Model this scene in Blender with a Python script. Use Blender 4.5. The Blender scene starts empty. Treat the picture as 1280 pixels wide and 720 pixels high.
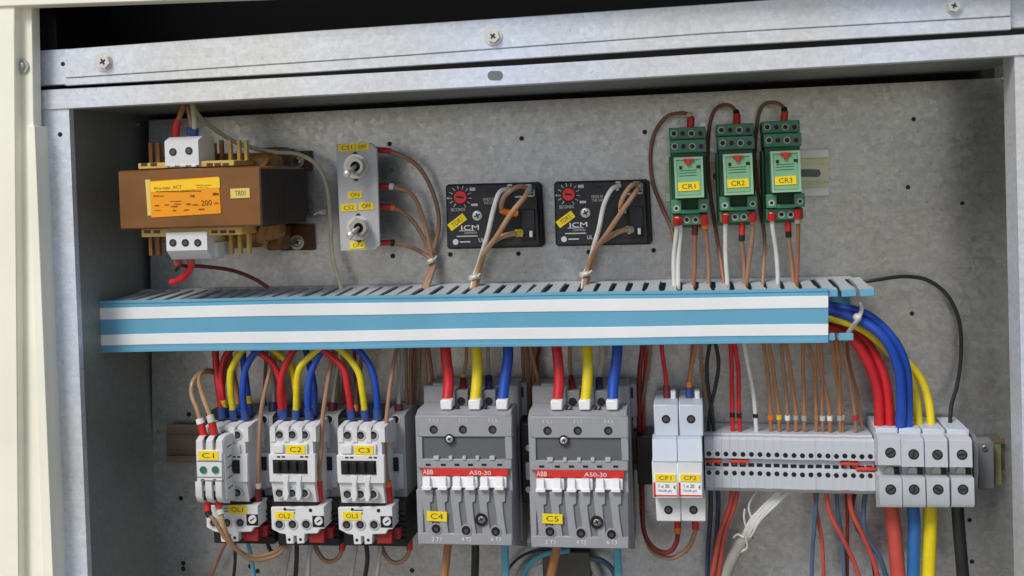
import bpy, bmesh, math, random
from mathutils import Vector, Matrix
import numpy as np
random.seed(7)
scene = bpy.context.scene
COL = scene.collection

# ------------------------------------------------------------------ camera
D, F, CX, CY = 0.87, 1385.3, 640.0, 239.4       # metres to the mounting plate, focal length in photo pixels
def rot(y, p, r):
    cy, sy, cp, sp, cr, sr = math.cos(y), math.sin(y), math.cos(p), math.sin(p), math.cos(r), math.sin(r)
    Ry = np.array([[cy,0,sy],[0,1,0],[-sy,0,cy]]); Rx = np.array([[1,0,0],[0,cp,-sp],[0,sp,cp]])
    Rz = np.array([[cr,-sr,0],[sr,cr,0],[0,0,1]])
    return Rz @ Rx @ Ry
MC = rot(0.159257, 0.013982, -0.033310)
def c2w(v):
    d = MC.T @ np.array(v, float)
    return Vector((d[0], d[2], -d[1]))
cam = bpy.data.cameras.new('camera'); camo = bpy.data.objects.new('camera', cam); COL.objects.link(camo)
r_, u_, b_ = c2w((1,0,0)), c2w((0,-1,0)), c2w((0,0,-1))
camo.matrix_world = Matrix(((r_.x,u_.x,b_.x,0),(r_.y,u_.y,b_.y,-D),(r_.z,u_.z,b_.z,0),(0,0,0,1)))
cam.sensor_width = 36; cam.lens = 36*F/1280; cam.shift_y = -(360-CY)/1280
cam.clip_start = 0.01; cam.clip_end = 1000
scene.camera = camo

# ------------------------------------------------------------------ light: open shade, soft sun from the front and above
SUN_EL, SUN_AZ = math.radians(46), math.radians(-28)   # azimuth measured from straight behind the camera, to the right
world = bpy.data.worlds.new('World'); scene.world = world; world.use_nodes = True
nt = world.node_tree
sky = nt.nodes.new('ShaderNodeTexSky'); sky.sky_type = 'NISHITA'; sky.sun_disc = False
sky.sun_elevation = SUN_EL; sky.sun_rotation = math.pi - SUN_AZ
sky.dust_density = 2.0
nt.links.new(sky.outputs[0], nt.nodes['Background'].inputs[0]); nt.nodes['Background'].inputs[1].default_value = 0.075
sl = bpy.data.lights.new('sun', 'SUN'); sl.energy = 1.5; sl.angle = math.radians(18); sl.color = (1, .97, .93)
so = bpy.data.objects.new('sun', sl); COL.objects.link(so)
sd = Vector((math.sin(SUN_AZ)*math.cos(SUN_EL), -math.cos(SUN_AZ)*math.cos(SUN_EL), math.sin(SUN_EL)))
so.rotation_euler = sd.to_track_quat('Z', 'Y').to_euler(); so.location = sd*3
scene.view_settings.view_transform = 'Standard'; scene.view_settings.look = 'None'
scene.view_settings.gamma = 1; scene.view_settings.exposure = 0.48; scene.view_settings.use_curve_mapping = False
scene.render.engine = 'CYCLES'; scene.render.resolution_x = 1024; scene.render.resolution_y = 576

# ------------------------------------------------------------------ helpers
def P(px, py, w=0.0):
    """world point seen at photo pixel (px,py) on the plane w millimetres in front of the mounting plate"""
    d = c2w(((px-CX), (py-CY), F)); t = (D-w/1000.0)/d.y
    return Vector((0,-D,0)) + d*t
def SX(px, py, w): return (P(px+.5,py,w)-P(px-.5,py,w)).x
def SZ(px, py, w): return (P(px,py-.5,w)-P(px,py+.5,w)).z
def lin(c):
    c = c/255.0
    return c/12.92 if c <= .04045 else ((c+.055)/1.055)**2.4
MATS = {}
def mat(name, rgb, rough=.5, metal=0., var=.12, scale=60., bump=0., spec=.5, trans=0.):
    if name in MATS: return MATS[name]
    m = bpy.data.materials.new(name); m.use_nodes = True; n = m.node_tree; bs = n.nodes['Principled BSDF']
    base = [lin(v) for v in rgb]
    tc = n.nodes.new('ShaderNodeTexCoord'); nz = n.nodes.new('ShaderNodeTexNoise')
    nz.inputs['Scale'].default_value = scale; nz.inputs['Detail'].default_value = 6; nz.inputs['Roughness'].default_value = .65
    n.links.new(tc.outputs['Object'], nz.inputs['Vector'])
    rp = n.nodes.new('ShaderNodeValToRGB')
    rp.color_ramp.elements[0].position = .3; rp.color_ramp.elements[1].position = .7
    rp.color_ramp.elements[0].color = [v*(1-var) for v in base]+[1]; rp.color_ramp.elements[1].color = [min(1,v*(1+var*.6)) for v in base]+[1]
    n.links.new(nz.outputs['Fac'], rp.inputs['Fac']); n.links.new(rp.outputs['Color'], bs.inputs['Base Color'])
    mr = n.nodes.new('ShaderNodeMapRange'); mr.inputs[3].default_value = max(.05,rough-.1); mr.inputs[4].default_value = min(1,rough+.12)
    n.links.new(nz.outputs['Fac'], mr.inputs[0]); n.links.new(mr.outputs[0], bs.inputs['Roughness'])
    bs.inputs['Metallic'].default_value = metal; bs.inputs['Specular IOR Level'].default_value = spec
    if trans: bs.inputs['Transmission Weight'].default_value = trans; bs.inputs['IOR'].default_value = 1.2
    if bump:
        bp = n.nodes.new('ShaderNodeBump'); bp.inputs['Strength'].default_value = bump; bp.inputs['Distance'].default_value = .0004
        n.links.new(nz.outputs['Fac'], bp.inputs['Height']); n.links.new(bp.outputs['Normal'], bs.inputs['Normal'])
    MATS[name] = m
    return m
def galv(name, rgb, metal, rough, spangle, stain, seed):
    """galvanised sheet: crystalline spangle, fine speckle, blotchy grime, a few scratches"""
    m = bpy.data.materials.new(name); m.use_nodes = True; n = m.node_tree; L = n.links.new; bs = n.nodes['Principled BSDF']
    tc = n.nodes.new('ShaderNodeTexCoord'); mp = n.nodes.new('ShaderNodeMapping'); mp.inputs['Location'].default_value = (seed,seed*.7,seed*1.3)
    L(tc.outputs['Object'], mp.inputs['Vector'])
    def tex(kind, **kw):
        t = n.nodes.new(kind)
        for k, v in kw.items(): t.inputs[k].default_value = v
        L(mp.outputs['Vector'], t.inputs['Vector']); return t
    vo = tex('ShaderNodeTexVoronoi', Scale=270.); bl = tex('ShaderNodeTexNoise', Scale=9., Detail=5., Roughness=.6)
    fine = tex('ShaderNodeTexNoise', Scale=420., Detail=4., Roughness=.7)
    st = n.nodes.new('ShaderNodeMapping'); st.inputs['Scale'].default_value = (4,4,90); L(tc.outputs['Object'], st.inputs['Vector'])
    scr = n.nodes.new('ShaderNodeTexNoise'); scr.inputs['Scale'].default_value = 6; scr.inputs['Detail'].default_value = 8; L(st.outputs[0], scr.inputs['Vector'])
    def rng(src, a, b, lo, hi):
        r = n.nodes.new('ShaderNodeMapRange'); r.inputs[1].default_value=a; r.inputs[2].default_value=b; r.inputs[3].default_value=lo; r.inputs[4].default_value=hi
        L(src, r.inputs[0]); return r.outputs[0]
    def mul(a, b):
        x = n.nodes.new('ShaderNodeMath'); x.operation='MULTIPLY'; L(a, x.inputs[0]); L(b, x.inputs[1]); return x.outputs[0]
    sep = n.nodes.new('ShaderNodeSeparateColor'); L(vo.outputs['Color'], sep.inputs[0])
    k = mul(rng(sep.outputs[0],0,1,1-spangle,1+spangle*.6), rng(fine.outputs['Fac'],.3,.7,1-spangle,1+spangle))
    k = mul(k, rng(bl.outputs['Fac'],.3,.7,1-stain,1+stain*.5)); k = mul(k, rng(scr.outputs['Fac'],.35,.65,1-spangle*.35,1+spangle*.35))
    sheen_tint = tex('ShaderNodeTexNoise', Scale=4.5, Detail=3., Roughness=.5); c0 = [lin(v) for v in rgb]  # warm and cool patches put the sheet's sheen into the colour
    pit = tex('ShaderNodeTexVoronoi', Scale=130.); pm = tex('ShaderNodeTexNoise', Scale=14., Detail=2.)
    pk = n.nodes.new('ShaderNodeMath'); pk.operation = 'ADD'; L(rng(pit.outputs['Distance'],.05,.2,0,1), pk.inputs[0]); L(rng(pm.outputs['Fac'],.45,.6,1,0), pk.inputs[1])
    k = mul(k, rng(pk.outputs[0],0,1,1-spangle*2.6,1))
    mx = n.nodes.new('ShaderNodeMix'); mx.data_type = 'RGBA'; L(rng(sheen_tint.outputs['Fac'],.35,.65,0,1), mx.inputs[0])
    mx.inputs[6].default_value = (c0[0]*1.05,c0[1]*1.0,c0[2]*.9,1); mx.inputs[7].default_value = (c0[0]*.95,c0[1]*.99,c0[2]*1.08,1)
    vm = n.nodes.new('ShaderNodeVectorMath'); vm.operation='SCALE'; L(mx.outputs[2], vm.inputs[0]); L(k, vm.inputs['Scale'])
    L(vm.outputs[0], bs.inputs['Base Color']); bs.inputs['Metallic'].default_value = metal
    L(rng(sep.outputs[1],0,1,rough-.03,rough+.06), bs.inputs['Roughness'])
    bp = n.nodes.new('ShaderNodeBump'); bp.inputs['Strength'].default_value=.12; bp.inputs['Distance'].default_value=.0004
    L(fine.outputs['Fac'], bp.inputs['Height']); L(bp.outputs[0], bs.inputs['Normal'])
    MATS[name] = m; return m

ORG = {}
class B:
    """collects shapes given in photo pixels on planes w mm in front of the plate; build() links ONE mesh object"""
    def __init__(s): s.bm = bmesh.new()
    def _box(s, x0, x1, y0, y1, z0, z1, bev=0, seg=1):
        g = bmesh.ops.create_cube(s.bm, size=1); vs = g['verts']
        for v in vs: v.co = Vector((x0+(v.co.x+.5)*(x1-x0), y0+(v.co.y+.5)*(y1-y0), z0+(v.co.z+.5)*(z1-z0)))
        if bev:
            es = set(e for v in vs for e in v.link_edges)
            bmesh.ops.bevel(s.bm, geom=list(es), offset=min(bev, .45*min(abs(x1-x0),abs(y1-y0),abs(z1-z0))), segments=seg, affect='EDGES', profile=.5)
        return s
    def box(s, x0, y0, x1, y1, w0, w1, bev=.4, seg=1):
        cx, cy = (x0+x1)/2, (y0+y1)/2; c = P(cx,cy,w1); hx = abs(x1-x0)*SX(cx,cy,w1)/2; hz = abs(y1-y0)*SZ(cx,cy,w1)/2
        return s._box(c.x-hx, c.x+hx, -w1/1000, -w0/1000, c.z-hz, c.z+hz, bev/1000, seg)
    def tilt(s, cx, cy, wpx, hpx, w0, w1, ang):
        c = P(cx,cy,w1); k = SX(cx,cy,w1); a = math.radians(ang); pts = []
        for dx, dz in ((-1,-1),(1,-1),(1,1),(-1,1)):
            x, z = dx*wpx/2*k, dz*hpx/2*k
            pts.append((c.x+x*math.cos(a)-z*math.sin(a), c.z+x*math.sin(a)+z*math.cos(a)))
        return s.pris(pts, w0, w1)
    def pris(s, pts, w0, w1, bev=0):
        f = [s.bm.verts.new((x,-w1/1000,z)) for x, z in pts]; b = [s.bm.verts.new((x,-w0/1000,z)) for x, z in pts]; n = len(pts)
        fs = [s.bm.faces.new(f), s.bm.faces.new(b[::-1])]
        for i in range(n): fs.append(s.bm.faces.new((f[i], b[i], b[(i+1)%n], f[(i+1)%n])))
        bmesh.ops.recalc_face_normals(s.bm, faces=fs)
        if bev:
            es = [e for e in set(e for v in f for e in v.link_edges)]
            bmesh.ops.bevel(s.bm, geom=es, offset=bev/1000, segments=1, affect='EDGES')
        return s
    def poly(s, pix, w0, w1, bev=0):
        return s.pris([(lambda p:(p.x,p.z))(P(x,y,w1)) for x, y in pix], w0, w1, bev)
    def prof(s, x0, x1, wref, prof, xc=None):
        """side profile [(py,w),...] swept from pixel x0 to x1 (as seen at height wref); a py of None keeps the previous z"""
        ys_ = [p for p, w in prof if p is not None]; yc = (max(ys_)+min(ys_))/2; xc = (x0+x1)/2
        X0, X1 = P(x0,yc,wref).x, P(x1,yc,wref).x; pts = []; z = None
        for py, w in prof:
            if py is not None: z = P(xc,py,w).z
            pts.append((-w/1000, z))
        a = [s.bm.verts.new((X0,y,zz)) for y, zz in pts]; b = [s.bm.verts.new((X1,y,zz)) for y, zz in pts]; n = len(pts)
        fs = [s.bm.faces.new(a), s.bm.faces.new(b[::-1])]
        for i in range(n): fs.append(s.bm.faces.new((a[i], b[i], b[(i+1)%n], a[(i+1)%n])))
        bmesh.ops.recalc_face_normals(s.bm, faces=fs); return s
    def rod(s, a, b, r0, r1=None, n=14):
        a, b = Vector(a), Vector(b); r1 = r0 if r1 is None else r1; d = (b-a).normalized()
        u = d.orthogonal().normalized(); v = d.cross(u)
        A = [s.bm.verts.new(a+(u*math.cos(t)+v*math.sin(t))*r0) for t in [2*math.pi*i/n for i in range(n)]]
        C = [s.bm.verts.new(b+(u*math.cos(t)+v*math.sin(t))*r1) for t in [2*math.pi*i/n for i in range(n)]]
        fs = [s.bm.faces.new(A[::-1]), s.bm.faces.new(C)]+[s.bm.faces.new((A[i],A[(i+1)%n],C[(i+1)%n],C[i])) for i in range(n)]
        bmesh.ops.recalc_face_normals(s.bm, faces=fs); return s
    def cyl(s, px, py, w0, w1, rpx, r1px=None, n=16):
        c = P(px,py,w1); k = SX(px,py,w1)
        return s.rod((c.x,-w0/1000,c.z), (c.x,-w1/1000,c.z), rpx*k, (rpx if r1px is None else r1px)*k, n)
    def ring(s, px, py, w0, w1, rpx, hpx, n=16):
        """short tube with a hole"""
        c = P(px,py,w1); k = SX(px,py,w1); rows = []
        for r, w in ((rpx,w0),(rpx,w1),(hpx,w1),(hpx,w0)):
            rows.append([s.bm.verts.new((c.x+math.cos(t)*r*k, -w/1000, c.z+math.sin(t)*r*k)) for t in [2*math.pi*i/n for i in range(n)]])
        fs = []
        for j in range(4):
            A, C = rows[j], rows[(j+1)%4]
            for i in range(n): fs.append(s.bm.faces.new((A[i],A[(i+1)%n],C[(i+1)%n],C[i])))
        bmesh.ops.recalc_face_normals(s.bm, faces=fs); return s
    def tube(s, pts, r, n=9, sub=7):
        path = spline(pts, sub) if sub > 1 else [Vector(p) for p in pts]
        T = [(path[min(i+1,len(path)-1)]-path[max(i-1,0)]).normalized() for i in range(len(path))]
        u = T[0].orthogonal().normalized(); rows = []
        for i, p in enumerate(path):
            if i: u = (u - T[i]*u.dot(T[i])).normalized()
            v = T[i].cross(u)
            rows.append([s.bm.verts.new(p+(u*math.cos(t)+v*math.sin(t))*r) for t in [2*math.pi*k/n for k in range(n)]])
        for A, C in zip(rows, rows[1:]):
            for i in range(n): s.bm.faces.new((A[i],A[(i+1)%n],C[(i+1)%n],C[i]))
        s.bm.faces.new(rows[0][::-1]); s.bm.faces.new(rows[-1]); return s
    def dome(s, px, py, w0, rpx, hmm, n=14):
        c = P(px,py,w0); k = SX(px,py,w0); rows = []
        for j in range(4):
            a = j/4*math.pi/2
            rows.append([s.bm.verts.new((c.x+math.cos(t)*rpx*k*math.cos(a), -(w0+hmm*math.sin(a))/1000, c.z+math.sin(t)*rpx*k*math.cos(a))) for t in [2*math.pi*i/n for i in range(n)]])
        fs = []
        for A, C in zip(rows, rows[1:]):
            for i in range(n): fs.append(s.bm.faces.new((A[i],A[(i+1)%n],C[(i+1)%n],C[i])))
        fs.append(s.bm.faces.new(rows[-1])); bmesh.ops.recalc_face_normals(s.bm, faces=fs); return s
    def build(s, name, m, parent=None, org=None):
        me = bpy.data.meshes.new(name); o0 = ORG[parent] if parent else (org or Vector((0,0,0)))
        bmesh.ops.translate(s.bm, verts=s.bm.verts, vec=-o0); s.bm.to_mesh(me); s.bm.free()
        for p in me.polygons: p.use_smooth = True
        me.set_sharp_from_angle(angle=math.radians(38))
        me.materials.append(MATS[m] if isinstance(m, str) else m)
        o = bpy.data.objects.new(name, me); COL.objects.link(o); ORG[o] = o0
        if parent: o.parent = parent
        else: o.location = o0
        return o
def spline(pts, sub):
    pts = [Vector(p) for p in pts]; q = [pts[0]*2-pts[1]]+pts+[pts[-1]*2-pts[-2]]; out = []
    for i in range(1, len(q)-2):
        p0, p1, p2, p3 = q[i-1:i+3]
        for j in range(sub):
            t = j/sub
            out.append(.5*((2*p1)+(p2-p0)*t+(2*p0-5*p1+4*p2-p3)*t*t+(3*p1-p0-3*p2+p3)*t**3))
    out.append(pts[-1]); return out
def tagprops(o, label, cat, group=None, kind=None):
    if label: o['label'] = label
    if cat: o['category'] = cat
    if group: o['group'] = group
    if kind: o['kind'] = kind
    return o
def thing(name, label, cat, px, py, group=None, w=0):
    o = bpy.data.objects.new(name, None); COL.objects.link(o); o.empty_display_size = .01
    c = P(px,py,w); o.location = (c.x, 0, c.z); ORG[o] = Vector((c.x,0,c.z))
    return tagprops(o, label, cat, group)
def copy_thing(root, label, dx, dy, px, py, w, group=None, skip=()):
    """copy of a thing with its parts and sub-parts, moved by (dx,dy) photo pixels at (px,py,w)"""
    off = P(px+dx,py+dy,w)-P(px,py,w); r = root.copy(); COL.objects.link(r); r.location = root.location+off; ORG[r] = ORG[root]+off
    r['label'] = label
    if group: r['group'] = group
    for ch in list(root.children):
        if ch.name.split('.')[0] in skip: continue
        c = ch.copy(); COL.objects.link(c); c.parent = r; ORG[c] = ORG[r]
        for g in list(ch.children):
            d = g.copy(); COL.objects.link(d); d.parent = c; ORG[d] = ORG[r]
    return r
def text(parent, s, px, py, hpx, w, m, ang=0, wpx=None, name='lettering'):
    cu = bpy.data.curves.new('t', 'FONT'); cu.body = s; cu.align_x = 'CENTER'; cu.align_y = 'CENTER'; cu.resolution_u = 3
    ob = bpy.data.objects.new('t', cu); me = bpy.data.meshes.new_from_object(ob); bpy.data.objects.remove(ob); bpy.data.curves.remove(cu)
    xs = [v.co.x for v in me.vertices]; ys = [v.co.y for v in me.vertices]
    k = SX(px,py,w); sz = hpx*k/max(1e-6,max(ys)-min(ys)); sxx = sz if wpx is None else wpx*k/(max(xs)-min(xs))
    mx, my = (max(xs)+min(xs))/2, (max(ys)+min(ys))/2; c = P(px,py,w); a = math.radians(ang); o0 = ORG[parent]
    for v in me.vertices:
        x, z = (v.co.x-mx)*sxx, (v.co.y-my)*sz
        v.co = Vector((c.x+x*math.cos(a)-z*math.sin(a), -w/1000, c.z+x*math.sin(a)+z*math.cos(a)))-o0
    me.name = name; me.materials.append(MATS[m]); o = bpy.data.objects.new(name, me); COL.objects.link(o); o.parent = parent; ORG[o] = o0
    return o
def tag(root, s, px, py, wpx, hpx, w, ang=0, m='tag_yellow', tw=.62):
    t = B().tilt(px,py,wpx,hpx,w,w+.5,ang).build('marker_tag', m, root)
    text(t, s, px, py, hpx*.56, w+.6, 'print_olive', ang, wpx*tw); return t
def screw(root, px, py, w, r, m='steel_bright', name='screw', h=1.6, cross=True, ang=25):
    o = B().cyl(px,py,w,w+h*.55,r,n=18).dome(px,py,w+h*.55,r*.97,h*.6).build(name, m, root)
    if cross:
        B().tilt(px,py,r*1.15,r*.28,w+h*.9,w+h*1.25,ang).tilt(px,py,r*1.15,r*.28,w+h*.9,w+h*1.26,ang+90).build('cross_recess', 'black', o)
    return o

# ------------------------------------------------------------------ materials
galv('galv_panel', (188,191,196), .82, .3, .11, .2, 3.1)
galv('galv_rail', (222,228,238), .3, .38, .08, .12, 8.7)
galv('galv_wall', (152,157,152), .5, .5, .06, .12, 1.4)
mat('cream', (250,248,230), .38, var=.08, scale=9); mat('black', (14,14,15), .5, var=.3); mat('dark_paint', (26,24,22), .6, var=.3, scale=20)  # last one: shade of the unlit cavity put into a near-black colour
mat('screw_dark', (100,100,102), .35, .7); mat('reset_red', (150,34,40), .4); mat('steel', (186,184,180), .3, .75, scale=150); mat('steel_bright', (220,219,215), .3, .45, scale=150)
mat('white_plastic', (220,221,222), .42, var=.05); mat('term_grey', (194,199,206), .42, var=.06); mat('side_grey', (166,169,172), .45, var=.06); mat('grey_plastic', (182,184,186), .45, var=.05); mat('lightgrey_plastic', (196,204,216), .42, var=.05)
mat('abb_grey', (154,156,161), .45, var=.06, bump=.1, scale=200); mat('abb_dark', (116,119,123), .5, var=.06, bump=.1, scale=200); mat('abb_white', (242,243,244), .25, var=.04)
mat('abb_red', (214,48,40), .4, var=.05); mat('smoked', (96,100,104), .25, var=.06)
mat('tag_yellow', (246,216,26), .45, var=.05); mat('tag_cream', (226,206,110), .45, var=.05); mat('print_olive', (74,62,10), .6); mat('print_white', (232,232,232), .5); mat('print_black', (30,28,26), .6)
mat('label_orange', (246,158,10), .38, var=.06, scale=30); mat('label_gold', (255,206,30), .38, var=.05); mat('print_brown', (116,64,4), .6)
mat('varnish', (122,78,38), .13, var=.35, scale=14, bump=.12, spec=.7); mat('core_side', (50,38,30), .5, .2, var=.3, scale=70, bump=.3); mat('bobbin', (206,176,96), .4, var=.14, scale=50); mat('bobbin_dark', (136,88,40), .35, var=.2); mat('coil', (168,116,46), .25, var=.25, scale=90, bump=.3)
mat('bracket_grey', (82,78,72), .55); mat('bracket_brown', (92,58,36), .45, .3, var=.25)
mat('trunk_blue', (102,168,198), .42, var=.1, scale=11); mat('trunk_grey', (190,195,197), .5, var=.07, scale=40); mat('trunk_white', (236,239,240), .4, var=.07, scale=11); mat('trunk_in', (88,140,166), .5)
mat('timer_black', (34,36,42), .4, var=.12, bump=.15, scale=250); mat('timer_recess', (22,23,27), .5); mat('timer_print', (206,208,210), .6); mat('knob_red', (222,44,52), .35)
mat('relay_green', (74,140,104), .42, var=.1); mat('relay_case', (128,182,142), .22, var=.06); mat('relay_red', (214,38,30), .4); mat('relay_dark', (40,86,64), .5); mat('case_clear', (150,190,160), .2, var=.05)
mat('rail_olive', (126,128,92), .5, .2, var=.25, scale=60); mat('din_lip', (246,244,238), .35, .1, var=.1, scale=40); mat('din_zinc', (228,224,188), .38, .2, var=.12, scale=40); mat('din_old', (132,116,100), .45, .5, var=.2, scale=30); mat('dot_green', (40,110,84), .4)
mat('jumper_red', (206,66,52), .4); mat('endplate', (112,118,124), .5); mat('orange', (222,112,30), .45)
for nm, c in dict(w_red=(202,34,42), w_yellow=(228,206,26), w_blue2=(44,104,168), w_blue=(28,76,178), w_brown=(160,122,96), w_tan=(176,140,104), w_orange=(174,120,76), w_strand=(206,206,200), w_white=(222,222,218), w_grey=(168,166,158), w_black=(34,35,38), w_lblue=(92,170,196), w_maroon=(122,38,34), w_navy=(54,66,92), w_cream=(206,200,172), w_rust=(156,102,78), w_slate=(74,100,128), w_coral=(190,78,66)).items():
    mat(nm, c, .4, var=.2, scale=70, bump=.12)
for nm, c in dict(f_red=(200,38,34), f_blue=(44,74,140), f_navy=(44,48,84), f_maroon=(112,34,40), f_white=(236,236,236), f_yellow=(236,200,40), f_orange=(232,120,20), f_clear=(206,204,196), f_black=(30,30,30)).items():
    mat(nm, c, .38, var=.05)

# ------------------------------------------------------------------ the setting
def struct(o): o['kind'] = 'structure'; return o
mat('concrete', (160,153,138), .8, var=.15, scale=3)
struct(B()._box(-40,40,-60,20,-1.32,-1.3).build('ground', 'concrete'))  # out of view, added to bounce light up onto the lower panel
panel = struct(B().poly([(186,150.5),(600,129),(1257,97),(1275,980),(196,980)], -2, 0).build('mounting_panel', 'galv_panel'))
for hx, hy in [(487,180),(652,173),(806,165),(1142,149),(1135,234),(1203,254),(1140,392),(491,320),(563,318),(648,317),(736,315),(817,313),(236,518),(226,623),(229,704),(229,711),(313,708),(322,714),(857,689),(1212,650),(1215,702),(515,713)]:
    ho = B().cyl(hx,hy,-1,.12,3.1,n=14).build('hole', 'black', panel); B().ring(hx,hy,-.5,.3,3.9,3).build('burr', 'steel', ho)
cab = thing('electrical_cabinet', 'galvanised sheet steel cabinet with bolted top rail and side posts', 'cabinet', 640, 720)
XL = P(185.5,420,0).x; XR = P(1266,420,0).x; ZC = P(600,109,110).z
B()._box(XL-.012, XL, -.104, .03, -.6, ZC+.012).build('side_wall', 'galv_wall', cab)
B()._box(XL-.06, XL-.04, -.098, .03, ZC+.01, ZC+.2).build('compartment_side', 'dark_paint', cab)  # near-black so that the cavity looks unlit
B()._box(XR, XR+.06, -.083, .03, -.6, ZC+.012).build('side_wall', 'galv_wall', cab)
B().poly([(86,135.5),(1290,68.5),(1290,60),(86,127)], -28, 107).build('top_wall', 'galv_wall', cab)
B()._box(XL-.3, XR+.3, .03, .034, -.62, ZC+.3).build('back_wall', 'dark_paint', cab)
B().poly([(49,137),(86,135),(112,780),(74,780)], 104, 110).build('front_post', 'galv_rail', cab)
B().poly([(1268,68),(1340,64),(1355,780),(1283,780)], 84, 110).build('front_post', 'galv_rail', cab)
rail = B().poly([(44,113),(640,82),(1300,41.5),(1300,68),(640,106.5),(45,138)], 102, 111.5, .5).build('top_rail', 'galv_rail', cab)
slot = []
for i in range(20):
    a = 2*math.pi*i/20; slot.append((619+math.cos(a)*5.4+(4.2 if math.cos(a)>0 else -4.2), 94.5+math.sin(a)*6))
B().poly(slot, 111.4, 111.7).build('slot', 'endplate', cab)
B().poly([(44,63.5),(84,61),(84,105),(44,107.5)], 100, 108, .4).build('rail_end', 'galv_rail', cab)
B().poly([(1258,-40),(1300,-40),(1300,33),(1258,35)], 100, 108, .4).build('rail_end', 'galv_rail', cab)
strip = B().poly([(81,61.5),(400,38),(880,5.5),(1264,-22),(1264,20),(880,42),(480,71),(81,97.5)], 109, 114.4, .5).poly([(81,97.9),(480,71.4),(880,42.4),(1264,20.4),(1264,37),(880,58.5),(400,89.5),(81,107)], 109, 113.6, .4).build('cover_strip', 'galv_rail', cab)
B().cyl(78.5,80,107.5,108.2,2.6).cyl(75,168,109.5,110.2,2.8).build('hole', 'black', cab)
for i, (bx, by) in enumerate([(128,77),(616,45),(1193,7)]):
    o = B().cyl(bx,by,114.3,115.3,11.5,n=24).cyl(bx,by,115.3,118.2,8.6,8.2,n=6).build('bolt', 'steel_bright', cab)
    a = 30+i*20
    B().tilt(bx,by,7.5,2,118,118.4,a).tilt(bx,by,7.5,2,118,118.45,a+90).build('cross_recess', 'print_black', o)
B()._box(XL-.03, XL-.0125, -.1, -.02, -.6, ZC+.07).build('gasket', 'black', cab)  # added black backing: hides the sky and colours the gap as shade
frame = thing('cabinet_door_frame', 'cream painted door frame with rivet at left edge of cabinet', 'door frame', 20, 720)
B().poly([(-90,-60),(18,-60),(18,40),(24,780),(-90,780)], 112, 132, .6).build('outer_face', 'cream', frame)
B().poly([(17,-60),(38,-60),(42,160),(60,780),(22,780),(17,200)], 114, 124, .4).build('return_face', 'cream', frame)
B().poly([(33.5,157),(43,157),(69,780),(56,780)], 100, 127, .4).build('lip', 'cream', frame)
B().poly([(-90,-110),(1400,-170),(1400,-44),(172,2),(-90,11)], 120, 134, .6).build('header', 'cream', frame)
B()._box(XL-.3, XR+.3, -.12, .03, ZC+.19, ZC+.2).build('compartment_roof', 'dark_paint', cab)  # unseen roof, added to keep daylight out of the upper cavity
o = B().cyl(26,83,124,125.5,9,n=20).dome(26,83,125.5,6,1.6).build('rivet', 'steel', frame)
for sx, sy, lab in [(170,155,'left'),(1257,99,'right')]:
    tagprops(B().cyl(sx,sy,0,4,3.4).rod(P(sx-6,sy,6),P(sx+5,sy,6),.0016).build('panel_clip','steel', None, P(sx,sy,0)), f'small steel clip at the upper {lab} corner of the mounting panel', 'clip')

def din(name, label, m, x0, x1, yc0, yc1, half, slots, lip=6):
    r = thing(name, label, 'din rail', (x0+x1)/2, (yc0+yc1)/2)
    def yy(x, off): return yc0+(yc1-yc0)*(x-x0)/(x1-x0)+off
    B().poly([(x0,yy(x0,-half*.68)),(x1,yy(x1,-half*.68)),(x1,yy(x1,half*.68)),(x0,yy(x0,half*.68))], .3, 1.6).build('web', m, r)
    for s in (-1, 1):
        a, b_, c = s*half*.66, s*half*.72, s*half
        B().poly([(x0,yy(x0,a)),(x1,yy(x1,a)),(x1,yy(x1,b_)),(x0,yy(x0,b_))], .5, 7).poly([(x0,yy(x0,b_)),(x1,yy(x1,b_)),(x1,yy(x1,c)),(x0,yy(x0,c))], 5.8, 7.2, .2).build('lip', 'din_lip' if m == 'din_zinc' else m, r)
    for off in (-.4,.4): B().poly([(x0,yy(x0,off*half-1.2)),(x1,yy(x1,off*half-1.2)),(x1,yy(x1,off*half+1.2)),(x0,yy(x0,off*half+1.2))], 1.5, 2.4, .2).build('ridge', m, r)
    for sx in slots:
        pts = []
        for i in range(16):
            t = 2*math.pi*i/16; pts.append((sx+math.cos(t)*5+(9 if math.cos(t)>0 else -9), yy(sx,0)+math.sin(t)*5))
        B().poly(pts, 1.5, 1.75).build('slot', 'endplate', r)
    return r
din('din_rail', 'short zinc plated rail behind the three green relays', 'din_zinc', 832, 1036, 223, 215.5, 29, [905, 1012])
din('din_rail', 'dull brownish rail along the lower row behind contactors and terminals', 'din_old', 208, 1256, 554, 571, 24, [])

# ------------------------------------------------------------------ cable trunking
TW = 75
tr = thing('cable_trunking', 'long light blue slotted cable trunking with white striped lid across the panel', 'cable trunking', 580, 405)
def tl(x, a):   # pixel y on the lid at fraction a from top to bottom edge
    t = (x-120)/915; return (377-15.2*t)+a*(63.3+2.6*t)-.9*math.sin(math.pi*t)*(1-.5*a)+.35*math.sin(t*17+a*3)
def strip_(name, a0, a1, w1, m, parent): xs = [120+915.5*i/24 for i in range(25)]; return B().poly([(x,tl(x,a0)) for x in xs]+[(x,tl(x,a1)) for x in xs[::-1]], TW-2, w1, .25).build(name, m, parent)
lid = strip_('lid', 0, 1, TW, 'trunk_blue', tr)
strip_('white_stripe', .125, .355, TW+.55, 'trunk_white', lid); strip_('white_stripe', .655, .87, TW+.55, 'trunk_white', lid)
strip_('lid_edge', -.012, .045, TW+.6, 'trunk_blue', lid); strip_('lid_edge', .945, 1.012, TW+.6, 'trunk_blue', lid)
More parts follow.
